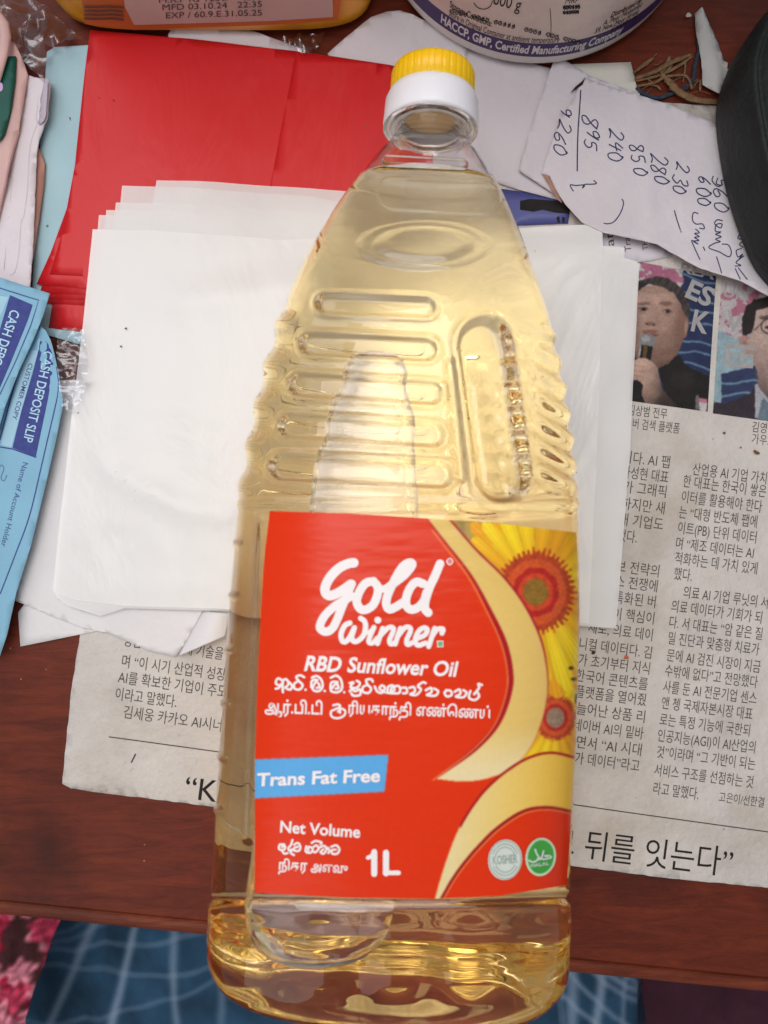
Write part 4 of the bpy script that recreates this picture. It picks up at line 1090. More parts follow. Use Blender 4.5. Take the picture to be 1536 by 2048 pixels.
k = Ink(); k.poly([(155, -60), (690, -60), (676, 40), (600, 46), (540, 50), (268, 60), (170, 48)]); jl = k.build('front_label', mat('orange label print', rgb(184, 100, 46), .5, .1, 60), jar_surf(0), jar)
k = Ink(); k.poly([(240, -60), (664, -60), (666, 34), (540, 42), (268, 50), (250, 14)]); k.build('date_panel', mat('greyish date panel', rgb(186, 168, 162), .5, .06, 60, specks=(rgb(90, 70, 66), 150, .05, .6)), jar_surf(.0002), jl)
k = Ink()
k.text("M.R.P Rs 1250/-  42??03?0FD".replace('?', '7'), (318, 6), (600, -3), em=17); k.text("MFD 03.10.24   22:35", (325, 21), (524, 14), em=17); k.text("EXP / 60.9.E.31.05.25", (332, 37), (524, 31), em=17)
for y in (14, 22, 30, 38): k.stroke([(170, y), (196, y + 1), (222, y), (246, y + 2)], 3.2, 1)
k.build('date_code', mat('grey stamped ink', rgb(84, 74, 74), .7, .3, 900), jar_surf(.0004), jl)

# ================================================================== BLACK CASE
m_case = mat('matt black rubber', rgb(26, 30, 30), 0.6, 0.3, 60, 0.5, 500, 0.3, specks=(rgb(110, 110, 104), 110, .05, .5))
out = smooth_line([(1425, 250), (1433, 180), (1462, 120), (1502, 72), (1550, 35), (1630, 0), (1750, 10), (1850, 150), (1870, 320), (1800, 520), (1690, 640), (1590, 625), (1515, 560), (1476, 480), (1445, 380)], 8, True)
c0 = np.array([1650, 310.])
rows = []
for sc, z in ((.80, .8), (.97, 1.0), (.995, 6), (1.0, 14), (.99, 21), (.965, 24), (.94, 24.8), (.925, 24.4), (.915, 24.3), (.90, 24.9), (.85, 26.4), (.6, 29.5), (.3, 31), (.02, 31.4)):
    q = c0 + (out - c0) * sc; x, y = P(q[:, 0], q[:, 1], 0.0055); rows.append(np.stack([x, y, np.full(x.shape, z * MM + (.0045 if z < 20 else .0045))], -1))
o = link('black_case', grid_mesh('black_case', np.array(rows), True, flip=True), m_case)
tag(o, 'rounded matt black case with rim at the right edge of the table', 'case')

# ================================================================== SMALL LITTER
m_straw = mat('dry straw', rgb(128, 98, 68), 0.75, 0.35, 500, 0.5, 1500)
def wpts(pl, z): return [(*P(x, y, zz_ * MM), zz_ * MM) for (x, y), zz_ in zip(pl, z if hasattr(z, '__len__') else [z] * len(pl))]
straws = [([(1268, 145), (1290, 128), (1308, 115)], [1.0, .7, .9], .0009), ([(1270, 157), (1310, 143), (1342, 125), (1384, 108)], [.8, 1.1, 1.2, .6], .0012), ([(1270, 162), (1320, 150), (1360, 130), (1385, 112)], .5, .0008), ([(1275, 172), (1310, 165), (1330, 154), (1365, 150), (1378, 158), (1384, 178)], .8, .0007),
          ([(1322, 146), (1340, 165), (1360, 185), (1395, 200), (1440, 204)], [.6, 1.2, 1.8, 1.4, .4], .0019), ([(1276, 173), (1300, 170), (1314, 172), (1322, 180)], .4, .0005), ([(1340, 112), (1334, 128), (1322, 146)], .8, .0011), ([(1345, 125), (1338, 138), (1330, 146)], .7, .0008), ([(1401, 162), (1400, 182)], .5, .0007), ([(1371, 120), (1370, 140), (1366, 164)], .5, .0004)]
stlab = ['short pale straw at the upper left of the straw litter', 'long straw stalk lying towards the blue string', 'thin straw stalk beside the long stalk', 'bent straw curving round to the right', 'thick shredded brown straw nearest the black case', 'fine curled straw by the cream sheet corner', 'short upright straw piece in the middle of the litter', 'small slanting straw piece beside the upright one', 'tiny straw piece below the white scrap', 'hair thin straw crossing the litter']
for (pl, z, r), lb in zip(straws, stlab):
    q = smooth_line(pl, 6); zs = np.interp(np.linspace(0, 1, len(q)), np.linspace(0, 1, len(pl)), z if hasattr(z, '__len__') else [z] * len(pl)) + .5
    rr = r * (0.55 + .6 * np.sin(np.linspace(.3, 2.7, len(q)))) * (1 + .15 * np.random.default_rng(len(q)).normal(size=len(q)))
    V, F = tube(wpts(q, zs), np.abs(rr) * .5 + 8e-5, 7, .3)
    tag(link('straw', mesh_py('straw', V, F), m_straw), lb + ' near the black case', 'straw', 'dry straw pieces beside the tub')
rg = random.Random(11)
for i in range(16):
    ax_, ay_ = rg.uniform(1272, 1385), rg.uniform(112, 190); an = rg.uniform(-.9, .5); L_ = rg.uniform(18, 50)
    q = smooth_line([(ax_, ay_), (ax_ + L_ * .5 * math.cos(an), ay_ + L_ * .5 * math.sin(an) + rg.uniform(-7, 7)), (ax_ + L_ * math.cos(an), ay_ + L_ * math.sin(an))], 5)
    V, F = tube(wpts(q, np.linspace(rg.uniform(.4, 1.4), rg.uniform(.4, 1.6), len(q))), rg.uniform(.00010, .00024), 5)
    tag(link('fibre', mesh_py('fibre', V, F), m_straw), 'hair fine dry fibre scattered through the straw between tub and black case', 'fibre', 'fine fibres in the straw')
q = smooth_line([(1272, 176), (1290, 190), (1315, 196), (1345, 187), (1370, 176), (1386, 160), (1390, 130), (1398, 100), (1396, 80)], 6)
V, F = tube(wpts(q, .7), .00075, 8)
tag(link('blue_string', mesh_py('blue_string', V, F), mat('blue grey string', rgb(52, 60, 74), .8, .35, 900, .6, 1500)), 'blue grey string looping through the straw by the black case', 'string')
o = sheet('paper_scrap', [(1388, 30), (1400, 21), (1416, 52), (1426, 66), (1436, 88), (1447, 122), (1454, 128), (1454, 138), (1462, 140), (1448, 165), (1436, 195), (1405, 170), (1402, 120), (1392, 70)], 1.6, mat('tissue scrap', rgb(190, 190, 188), .6, .06, 60, .4, 250), step=2, thick=.1,
          curl=lambda x, y: 1.6 * np.exp(-((x - 1408 - (y - 60) * .22) / 12) ** 2) + .8 * np.abs(fbm(x / 18, y / 18, 99)))
tag(o, 'torn white paper scrap lying by the straw, left of the black case', 'paper')

crumbs = [(1512, 905, 7, 3.2, 1.0, (120, 74, 44), 'oval brown seed on the newspaper below the second photo', .5), (1481, 895, 2.2, 2, .5, (196, 92, 48), 'orange crumb on the newspaper beside the brown seed', 0), (1186, 1305, 4, 3.6, 1, (70, 52, 36), 'dark brown crumb on the newspaper by the label edge', 0), (1252, 1314, 4.6, 4, 1, (206, 92, 50), 'bright orange crumb on the newspaper right of the label', 0),
          (1144, 1356, 8, 4, 1, (52, 48, 40), 'black leaf flake touching the right side of the bottle label', .9), (1448, 866, 3, 2.2, .6, (90, 78, 66), 'small grey crumb under the newspaper photos', 0), (199, 197, 3, 1.4, .3, (110, 20, 22), 'tiny dark fleck at the left on the red bag', .5), (228, 202, 4, 1.4, .3, (110, 20, 22), 'second dark fleck, to the right, on the red bag', .8),
          (141, 238, 5, 2, .5, (124, 84, 50), 'curled brown fleck on the pale blue card', 1.4), (1376, 32, 6, 5, 1.0, (196, 190, 184), 'white crumb on the wood above the straw', 0), (1362, 181, 4, 3.6, 1, (160, 116, 78), 'straw coloured crumb at the end of the blue string', 0), (252, 657, 2.4, 2, .4, (110, 80, 70), 'brown speck upper on the white bag', 0), (242, 693, 2.0, 2, .4, (110, 84, 76), 'brown speck lower on the white bag', 0)]
zmap = {6: 2.95, 7: 2.95, 8: 1.5, 11: 4.75, 12: 4.75}
for i, (px, py, a, b, h, c, lb, rot) in enumerate(crumbs):
    z = zmap.get(i, 0.9 if i not in (9, 10) else .4)
    x0, y0 = P(px, py, z * MM); s = (CAM_H - z * MM) / FPX
    U = np.linspace(0, 2 * math.pi, 12, endpoint=False); rows = []
    for ph in np.linspace(-1.5, 1.5, 7):
        rr = math.cos(ph) * (1 + .18 * np.sin(3 * U + i))
        X = a * s * rr * np.cos(U); Y = b * s * rr * np.sin(U)
        rows.append(np.stack([x0 + X * math.cos(rot) + Y * math.sin(rot), y0 - X * math.sin(rot) + Y * math.cos(rot), np.full(12, z * MM + h * MM * .5 * (1 + math.sin(ph)) * .8)], -1))
    tag(link('crumb', grid_mesh('crumb', np.array(rows), True), mat('crumb ' + lb.split()[0], rgb(*c), .7, .2, 900)), lb, 'crumb', 'crumbs scattered on the table')

# ================================================================== OIL BOTTLE
Z_BASE = 0.0357; PITCH = 0.042
bx, by = P(773, 1926, Z_BASE); B0 = np.array([float(bx), float(by), Z_BASE])
# axis end near the cap: iterate so that height and pixel agree
zc = Z_BASE
for _ in range(6):
    cx_, cy__ = P(866, 160, zc); Lc = math.hypot(cx_ - B0[0], cy__ - B0[1]); zc = Z_BASE + PITCH * Lc
AX = np.array([float(cx_) - B0[0], float(cy__) - B0[1]]); LEN = float(np.hypot(*AX)); AX /= LEN
EX = np.array([AX[1], -AX[0]])                      # bottle's right
def t_of(py):
    """distance along the axis whose centre projects to photo row py"""
    lo = np.full(np.shape(py), -0.02); hi = np.full(np.shape(py), LEN + .02)
    for _ in range(40):
        m = (lo + hi) / 2
        y = B0[1] + AX[1] * m; x = B0[0] + AX[0] * m
        q = proj(x, y, Z_BASE + PITCH * m)[1]
        up = q > py
        lo = np.where(up, m, lo); hi = np.where(up, hi, m)
    return (lo + hi) / 2
def mmpx(t): return (CAM_H - (Z_BASE + PITCH * t)) / FPX
tab = [(1926, 362), (1850, 362), (1800, 362), (1790, 362), (1765, 361), (1745, 357), (1725, 356.5), (1700, 360), (1600, 360), (1400, 357), (1200, 353), (1060, 346), (1000, 340), (900, 328), (860, 321), (780, 306), (730, 296), (683, 282), (650, 273), (604, 256), (573, 244), (500, 211), (466, 194), (430, 174), (383, 146), (335, 116), (300, 84), (286, 75), (274, 72), (246, 71)]
tt = np.array([t_of(a) for a, _ in tab]); aa = np.array([w * mmpx(t) for (_, w), t in zip(tab, tt)])
tabb = [(1926, .0345), (1800, .0345), (1770, .0345), (1740, .0334), (1715, .0338), (1690, .0345), (1000, .0345), (800, .0338), (700, .032), (600, .0292), (500, .0248), (430, .0208), (383, .018), (335, .0142), (300, .0106), (286, .0097), (272, .0093), (246, .0092)]
tb = np.array([t_of(a) for a, _ in tabb]); bb = np.array([b for _, b in tabb])
tabn = [(1926, 3.4), (1000, 3.4), (700, 3.1), (500, 2.6), (335, 2.6), (300, 2.2), (284, 2.0), (246, 2.0)]
tn = np.array([t_of(a) for a, _ in tabn]); nn = np.array([b for _, b in tabn])
tgt_p = np.array([p for p, _ in tab][::-1], float); tgt_w = np.array([w for _, w in tab][::-1], float)
ph_ = np.linspace(0, math.pi, 241)
for _ in range(12):
    new = aa.copy()
    for i_, t_ in enumerate(tt):
        b_i = np.interp(t_, tb, bb); n_i = np.interp(t_, tn, nn)
        X_ = aa[i_] * np.sign(np.cos(ph_)) * np.abs(np.cos(ph_)) ** (2 / n_i); Z_ = b_i * np.abs(np.sin(ph_)) ** (2 / n_i)
        cx0 = B0[0] + AX[0] * t_; cy0 = B0[1] + AX[1] * t_; cz0 = Z_BASE + PITCH * t_
        qx_, qy_ = proj(cx0 + EX[0] * X_, cy0 + EX[1] * X_, cz0 + Z_)
        l_, r_ = np.argmin(qx_), np.argmax(qx_)
        hw = (qx_[r_] - qx_[l_]) / 2; pm = (qy_[l_] + qy_[r_]) / 2
        new[i_] = aa[i_] * (1 + .8 * (np.interp(pm, tgt_p, tgt_w) / hw - 1))
    aa = new
T_FL0, T_FL1 = float(t_of(265)), float(t_of(260)); R_FL = 97 * mmpx(T_FL0)
T_END = float(t_of(170))
def sm_interp(t, X, Y):
    """smooth (averaged) interpolation along the axis"""
    r = 0
    for k, w in ((-1, .25), (0, .5), (1, .25)): r = r + w * np.interp(np.asarray(t) + k * .0022, X, Y)
    return r
R_BASE = 0.011
def body_ab(t):
    t = np.asarray(t, float)
    a = sm_interp(t, tt, aa); b = sm_interp(t, tb, bb); n = np.interp(t, tn, nn)
    r = np.clip(t, 0, R_BASE); ins = R_BASE - np.sqrt(np.maximum(R_BASE ** 2 - (R_BASE - r) ** 2, 0))
    return a - ins, b - ins * .9, n
OFFP = [(1926, -3.5), (1200, -5), (1000, -8), (860, -9.5), (683, -11), (573, -10.5), (466, -6.5), (370, -1), (320, 0), (150, 0)]   # the moulding is slightly lopsided
OFFT = np.array([float(t_of(p)) for p, _ in OFFP]); OFFV = np.array([v for _, v in OFFP]) * .000128
def side(t): return np.interp(t, OFFT, OFFV)
def centre(t):
    q = side(t)
    return B0[0] + AX[0] * t + EX[0] * q, B0[1] + AX[1] * t + EX[1] * q, Z_BASE + PITCH * t
def local(x, y):
    t = (x - B0[0]) * AX[0] + (y - B0[1]) * AX[1]
    return (x - B0[0]) * EX[0] + (y - B0[1]) * EX[1] - side(t), t
def hit(px, py, inset=0.0):
    """photo pixel -> point on the bottle's upper surface (undisplaced)"""
    z = np.full(np.shape(px), Z_BASE + .03)
    for _ in range(24):
        x, y = P(px, py, z); X, t = local(x, y); a, b, n = body_ab(np.maximum(t, 0.0005)); a = a - inset; b = b - inset
        f = b * np.maximum(1 - np.minimum(np.abs(X) / a, .9995) ** n, 1e-6) ** (1 / n)
        z = .5 * z + .5 * (Z_BASE + PITCH * t + f)
    x, y = P(px, py, z)
    return x, y, z

def stadium(px, py, x0, y0, x1, y1, r, soft):
    ex, ey = x1 - x0, y1 - y0; L2 = ex * ex + ey * ey + 1e-9
    t = np.clip(((px - x0) * ex + (py - y0) * ey) / L2, 0, 1)
    d = np.hypot(px - x0 - t * ex, py - y0 - t * ey)
    s = np.clip((r - d) / soft + .5, 0, 1)
    return s * s * (3 - 2 * s)
def relief(px, py):
    """moulded relief of the upper wall, mm (+ out)"""
    h = np.zeros(px.shape)
    # finger ribs across the left front
    for x0, y0, x1, y1, r in ((652, 608, 852, 616, 17), (622, 688, 852, 700, 20), (602, 770, 862, 786, 21), (582, 852, 866, 870, 22), (566, 935, 880, 950, 24)):
        h += -1.15 * stadium(px, py, x0, y0, x1, y1, r, 9) + 0.35 * stadium(px, py, x0, y0, x1, y1, r + 11, 9)
    # shoulder lens and small panel lines
    d = np.hypot((px - 848) / 138, (py - 492) / 50)
    h += 0.9 * np.clip((1 - d) * 3.2, 0, 1) - 0.45 * np.exp(-((d - .72) / .12) ** 2)
    h += .25 * np.clip((py - 338) / 24, 0, 1) * np.clip((700 - py) / 200, 0, 1)
    h += .22 * stadium(px, py, 790, 388, 965, 398, 34, 6)
    h += .45 * stadium(px, py, 775, 322, 925, 330, 9, 8)
    # grip pocket with scalloped inner wall
    h += -2.6 * stadium(px, py, 968, 690, 1004, 950, 50 + 2 * np.sin((py - 640) / 49 * 2 * math.pi) * (px > 985), np.where(px > 990 + (py - 700) * .12, 42, 16))
    h += .8 * stadium(px, py, 968, 690, 1004, 950, 66, 16)
    m = stadium(px, py, 1026, 684, 1048, 956, 34, 20)
    h += .42 * m * (np.abs(np.sin((py - 668 - (px - 1040) * .12) / 47.5 * math.pi)) - .5)
    h += -1.0 * stadium(px, py, 902, 728, 922, 955, 9, 9)
    # slanted ribs on the right flank
    m = np.clip((px - 1068) / 22, 0, 1) * np.clip((py - 640) / 30, 0, 1) * np.clip((985 - py) / 25, 0, 1)
    h += .5 * m * np.cos((py - 665 - (px - 1100) * .55) / 47 * 2 * math.pi)
    # steps on the left flank
    m = np.clip((600 - px + (py - 640) * -.23) / 22, 0, 1) * np.clip((py - 590) / 30, 0, 1) * np.clip((1010 - py) / 25, 0, 1)
    h += .6 * m * np.cos((py - 645 - (px - 540) * .12) / 83 * 2 * math.pi)
    # graduation ticks low on the left flank
    for yy in (1085, 1190, 1297, 1405, 1512, 1618):
        xc = 472 - (yy - 1085) * .075
        h += .55 * stadium(px, py, xc - 12, yy, xc + 6, yy + 3, 6, 6)
    # label panel recess with a soft upper and lower shoulder, corner line on the left
    h += -.35 * np.clip((py - 1008) / 14, 0, 1) * np.clip((1812 - py) / 14, 0, 1)
    h += .3 * np.exp(-((py - 1006) / 7) ** 2)
    h += -.5 * np.exp(-((px - 520 + (py - 1025) * .04) / 7) ** 2) * np.clip((py - 1030) / 10, 0, 1) * np.clip((1690 - py) / 10, 0, 1)
    # foot: waist grooves and soft bulges of the lower block
    h += -.8 * np.exp(-((py - 1806 - (px - 770) ** 2 * -.00006) / 9) ** 2)
    h += .8 * np.clip((py - 1825) / 20, 0, 1) * (.5 + .5 * np.cos((px - 640) / 150 * 2 * math.pi)) * np.clip((2010 - py) / 40, 0, 1)
    return h

ts = np.concatenate([np.linspace(0, R_BASE, 26)[:-1], np.linspace(R_BASE, T_FL0 - .0008, 560)])
M = 420
rows = []; PR = []
for t in ts:
    a, b, n = (float(v) for v in body_ab(max(t, 0)))
    ph = np.linspace(0, 2 * math.pi, 4001); c, s = np.cos(ph), np.sin(ph)
    X = a * np.sign(c) * np.abs(c) ** (2 / n); Z = b * np.sign(s) * np.abs(s) ** (2 / n)
    L = np.concatenate([[0], np.cumsum(np.hypot(np.diff(X), np.diff(Z)))]); q = np.linspace(0, L[-1], M, endpoint=False)
    X = np.interp(q, L, X); Z = np.interp(q, L, Z)
    x0, y0, z0 = centre(t)
    rows.append(np.stack([x0 + EX[0] * X, y0 + EX[1] * X, z0 + Z], -1)); PR.append(np.stack([X, Z, np.full(M, t)], -1))
G = np.array(rows); PRR = np.array(PR)
du = np.roll(G, -1, 1) - np.roll(G, 1, 1); dv = np.gradient(G, axis=0)
NRM = np.cross(du, dv); NRM /= np.linalg.norm(NRM, axis=-1, keepdims=True) + 1e-12
cxy = np.stack(centre(PRR[..., 2]), -1)
if np.mean(np.sum(NRM * (G - cxy), -1)) < 0: NRM = -NRM
up = PRR[..., 1] >= 0
mir = G.copy(); mir[..., 2] = np.where(up, G[..., 2], 2 * cxy[..., 2] - G[..., 2])
qx, qy = proj(mir[..., 0], mir[..., 1], mir[..., 2])
H = relief(qx, qy)
H = np.where(up, H, H * .8)
# fade the relief right at the equator seam so front and back meet, and near neck / base end
fade = np.clip(np.abs(PRR[..., 1]) / .004, 0, 1) * .7 + .3
fade = fade * np.clip(PRR[..., 2] / .004, 0, 1) * np.clip((T_FL0 - PRR[..., 2]) / .006, 0, 1)
G = G + NRM * (H * fade * MM)[..., None]
# neck flange and neck stub above the body, then the base disc below it
extra = []
ang = np.arctan2(PRR[-1, :, 1], PRR[-1, :, 0])
for t, r in ((T_FL0 - .0002, .0092), (T_FL0, R_FL - .0006), (T_FL0 + .0003, R_FL), (T_FL1 - .0003, R_FL), (T_FL1, R_FL - .0006), (T_FL1 + .0001, .0098), (T_END, .0098), (T_END + .0002, .0085), (T_END + .0002, .0001)):
    x0, y0, z0 = centre(t); X = r * np.cos(ang); Z = r * np.sin(ang)
    extra.append(np.stack([x0 + EX[0] * X, y0 + EX[1] * X, z0 + Z], -1))
base = []
x0, y0, z0 = centre(0.0)
for s, dt in ((.0005, .0022), (.25, .0021), (.5, .0016), (.72, .0007), (.86, .0001), (.95, -.0001)):
    q = G[0].copy(); c0_ = np.array([x0, y0, z0]); q = c0_ + (q - c0_) * s
    q[:, 0] += AX[0] * dt; q[:, 1] += AX[1] * dt; base.append(q)
BODY = np.concatenate([np.array(base), G, np.array(extra)], 0)

m_pet, nt, b = new_mat('clear bottle plastic')
b.inputs['Base Color'].default_value = (1, 1, 1, 1); b.inputs['Roughness'].default_value = 0.02; b.inputs['IOR'].default_value = 1.49
b.inputs['Transmission Weight'].default_value = 1.0
nz = nt.nodes.new('ShaderNodeTexNoise'); nz.inputs['Scale'].default_value = 90; tcn = nt.nodes.new('ShaderNodeTexCoord'); nt.links.new(tcn.outputs['Object'], nz.inputs['Vector'])
bp = nt.nodes.new('ShaderNodeBump'); bp.inputs['Strength'].default_value = 0.06; bp.inputs['Distance'].default_value = .001; nt.links.new(nz.outputs['Fac'], bp.inputs['Height']); nt.links.new(bp.outputs['Normal'], b.inputs['Normal'])
bottle = empty('oil_bottle', 'large clear bottle of golden sunflower oil lying across the papers', 'bottle')
me = grid_mesh('bottle_body', BODY, True)
bmx = bmesh.new(); bmx.from_mesh(me)
bmesh.ops.remove_doubles(bmx, verts=bmx.verts[:], dist=4e-6)
bmesh.ops.holes_fill(bmx, edges=[e for e in bmx.edges if e.is_boundary])
bmesh.ops.recalc_face_normals(bmx, faces=bmx.faces[:])

# air bubble trapped under the upper wall: an inward-facing cavity in the same clear body
bub = smooth_line([(752, 704, 3), (752, 706, 22), (752, 712, 40), (752, 724, 54), (751, 742, 63), (748, 775, 64), (742, 800, 76), (742, 840, 88), (738, 880, 90), (732, 910, 98), (730, 960, 103), (728, 1010, 108), (715, 1200, 118), (690, 1400, 130), (665, 1600, 142), (645, 1760, 148), (640, 1820, 147), (636, 1870, 135), (634, 1905, 108), (633, 1925, 66), (632, 1933, 6)], 5)
U = np.linspace(-1, 1, 33)
prof = np.sin(np.linspace(-math.pi / 2, math.pi / 2, 33))
BX = bub[:, :1] + bub[:, 2:] * prof[None]; BY = np.repeat(bub[:, 1:2], 33, 1)
hx, hy, hz = hit(BX, BY)
WALL = .0012
topz = hz - WALL - np.maximum(-relief(BX, BY), 0) * MM
along = np.linspace(0, 1, len(bub)); tp = np.clip(np.minimum(along, 1 - along) * 14, 0, 1) ** .5
depth = .0042 * np.sqrt(np.maximum(1 - prof ** 2, 0))[None] * tp[:, None] + .00005
ztop = topz; zbot = topz - depth
vt = np.stack([*P(BX, BY, ztop), ztop], -1); vb = np.stack([*P(BX, BY, zbot), zbot], -1)
loop = np.concatenate([vt, vb[:, ::-1]], 1)
mb = grid_mesh('bub', loop, True); b2 = bmesh.new(); b2.from_mesh(mb)
bmesh.ops.holes_fill(b2, edges=[e for e in b2.edges if e.is_boundary])
bmesh.ops.recalc_face_normals(b2, faces=b2.faces[:]); bmesh.ops.reverse_faces(b2, faces=b2.faces[:])
b2.to_mesh(mb); b2.free()
bmx.from_mesh(mb)
# the empty head space in the shoulder and neck, also an inward-facing cavity
cav = []
for t in np.linspace(float(t_of(404)), float(t_of(178)), 70):
    if t < T_FL0 - .001:
        a, b_, n = (float(v) for v in body_ab(t))
    else:
        a, b_, n = .0092, .0092, 2.0
    x, y = super_ring(a - .0010, b_ - .0010, n, 120); x0, y0, z0 = centre(t)
    cav.append(np.stack([x0 + EX[0] * x, y0 + EX[1] * x, z0 + y], -1))
mc = grid_mesh('cav', np.array(cav), True); b4 = bmesh.new(); b4.from_mesh(mc)
bmesh.ops.holes_fill(b4, edges=[e for e in b4.edges if e.is_boundary])
bmesh.ops.recalc_face_normals(b4, faces=b4.faces[:]); bmesh.ops.reverse_faces(b4, faces=b4.faces[:])
b4.to_mesh(mc); b4.free(); bmx.from_mesh(mc); bpy.data.meshes.remove(mc)
bmx.to_mesh(me); bmx.free(); bpy.data.meshes.remove(mb)
body = link('bottle_body', me, m_pet, bottle)

# the oil itself: tinted volume filling the inside of the wall
oil = []
for t in np.concatenate([[.0012], np.linspace(.0016, R_BASE, 10), np.linspace(R_BASE, float(t_of(406)), 110)[1:]]):
    a, b_, n = (float(v) for v in body_ab(max(t - .0007, 0.0002))); a -= .0022; b_ -= .0034
    x, y = super_ring(max(a, .001), max(b_, .001), n, 96); x0, y0, z0 = centre(t); oil.append(np.stack([x0 + EX[0] * x, y0 + EX[1] * x, z0 + y], -1))
om = grid_mesh('oil', np.array(oil), True); b3 = bmesh.new(); b3.from_mesh(om); bmesh.ops.holes_fill(b3, edges=[e for e in b3.edges if e.is_boundary]); bmesh.ops.recalc_face_normals(b3, faces=b3.faces[:]); b3.to_mesh(om); b3.free()
m_oil = bpy.data.materials.new('golden oil'); m_oil.use_nodes = True; nt = m_oil.node_tree; nt.nodes.clear()
oo = nt.nodes.new('ShaderNodeOutputMaterial'); va = nt.nodes.new('ShaderNodeVolumeAbsorption')
va.inputs['Color'].default_value = (.985, .765, .05, 1); va.inputs['Density'].default_value = 9.5
nt.links.new(va.outputs[0], oo.inputs['Volume'])
link('oil', om, m_oil, body)

# cap
def ring_part(prof, n=180, ridge=None):
    A = np.linspace(0, 2 * math.pi, n, endpoint=False); out = []
    for t, r in prof:
        rr = np.full(n, r)
        if ridge and r > ridge[1]: rr = rr + ridge[0] * (np.cos(A * ridge[2]) > .80)
        x0, y0, z0 = centre(t); out.append(np.stack([x0 + EX[0] * rr * np.cos(A), y0 + EX[1] * rr * np.cos(A), z0 + rr * np.sin(A)], -1))
    return np.array(out)
tA, tB, tC, tD = float(t_of(146)), float(t_of(193)), float(t_of(196)), float(t_of(257))
RY, RW = 86.5 * mmpx(tA), 95 * mmpx(tC)
capm = mat('yellow cap plastic', rgb(250, 196, 10), 0.38, 0.03, 60, spec=.5)
capw = mat('white cap plastic', rgb(232, 232, 238), 0.4, 0.02, 60, spec=.5)
cp = link('cap', grid_mesh('cap', ring_part([(tB - .0003, RY - .002), (tB, RY), (tA - .0012, RY - .0001), (tA - .0003, RY - .0005), (tA, RY - .0014), (tA + .0001, RY * .5), (tA + .0001, .0002)], 360, (-.00013, RY - .0009, 36)), True), capm, bottle)
link('cap_skirt', grid_mesh('cap_skirt', ring_part([(tD - .0002, R_FL - .004), (tD, RW + .0002), (tD + .0006, RW + .0003), (tC - .0018, RW), (tC - .0006, RW - .0005), (tC, RY + .0003), (tC + .0002, RY - .002)]), True), capw, bottle)

for m_ in (capm, capw):
    b_ = m_.node_tree.nodes['Principled BSDF']; b_.inputs['Subsurface Weight'].default_value = .5; b_.inputs['Subsurface Scale'].default_value = .004; b_.inputs['Subsurface Radius'].default_value = (1, .9, .8)
link('cap_liner', grid_mesh('cap_liner', ring_part([(tD - .00028, .0099), (tD - .00028, RW - .0012), (tD - .00024, RW - .0012)], 128), True), mat('amber tinted liner', rgb(214, 190, 150), .5), bottle)
link('neck_plug', grid_mesh('neck_plug', ring_part([(float(t_of(232)), .0002), (float(t_of(232)), .0079), (float(t_of(240)), .0080), (float(t_of(240)), .0066), (float(t_of(237)), .0060), (float(t_of(237)), .0002)], 64), True), mat('natural plug plastic', rgb(206, 176, 128), .4), bottle)
# label
def edge(p, s): return np.interp(s, np.linspace(0, 1, len(p)), [q for q in p])
LX = [(1023, 540), (1100, 531), (1180, 525), (1330, 517), (1510, 511), (1787, 510)]
RX = [(1064, 1152), (1180, 1156), (1300, 1156), (1500, 1149), (1640, 1141), (1772, 1133)]
TOPc = [(540, 1022), (700, 1027), (860, 1037), (1000, 1047), (1152, 1065)]
BOTc = [(510, 1785), (700, 1795), (870, 1797), (1000, 1791), (1133, 1770)]
NU, NV = 440, 520
u = np.linspace(0, 1, NU); v = np.linspace(0, 1, NV)
tx = 540 + u * (1152 - 540); ty = np.interp(tx, *zip(*TOPc)); bxx = 510 + u * (1133 - 510); byy = np.interp(bxx, *zip(*BOTc))
ly = 1022 + v * (1785 - 1022); lx = np.interp(ly, *zip(*LX)); ry = 1065 + v * (1770 - 1065); rx = np.interp(ry, *zip(*RX))
Ug, Vg = np.meshgrid(u, v)
def coons(t, b, l, r): return (1 - Vg) * t[None] + Vg * b[None] + (1 - Ug) * l[:, None] + Ug * r[:, None] - ((1 - Ug) * (1 - Vg) * t[0] + Ug * (1 - Vg) * t[-1] + (1 - Ug) * Vg * b[0] + Ug * Vg * b[-1])
LPX = coons(tx, bxx, lx, rx); LPY = coons(ty, byy, ly, ry)
# rounded corners
def on_label(px, py, off):
    x, y, z = hit(px, py)
    e = .6
    xa, ya, za = hit(px + e, py); xb, yb, zb_ = hit(px, py + e)
    A = np.stack([xa - x, ya - y, za - z], -1); Bv = np.stack([xb - x, yb - y, zb_ - z], -1)
    n = np.cross(Bv, A); n /= np.linalg.norm(n, axis=-1, keepdims=True) + 1e-15
    n = np.where(n[..., 2:] < 0, -n, n)
    return np.stack([x, y, z], -1) + n * np.asarray(off)[..., None]
def wrinkle(px, py): return (.075 * fbm(px / 120, py / 26, 111) + .02 * fbm(px / 40, py / 12, 113)) * MM
def zl(*p): return [(400 + x * .5208, 1000 + y * .5208) for x, y in p]
SW_L = zl((870, 70), (940, 160), (1040, 290), (1110, 420), (1165, 540), (1190, 650), (1185, 740), (1140, 860), (1050, 960), (905, 1070))
SW_R = zl((960, 75), (1060, 190), (1170, 300), (1250, 410), (1310, 540), (1335, 680), (1325, 800), (1285, 920), (1230, 1000), (1180, 1040), (1090, 1072), (1000, 1080), (905, 1070))
G2_U = zl((1450, 992), (1350, 970), (1260, 990), (1170, 1045), (1080, 1130), (1000, 1250), (950, 1370), (910, 1500), (900, 1545))
G2_L = zl((1450, 1203), (1420, 1195), (1330, 1180), (1240, 1195), (1140, 1260), (1050, 1350), (980, 1440), (930, 1525), (920, 1545))
def SL(p): return smooth_line(p, 8)
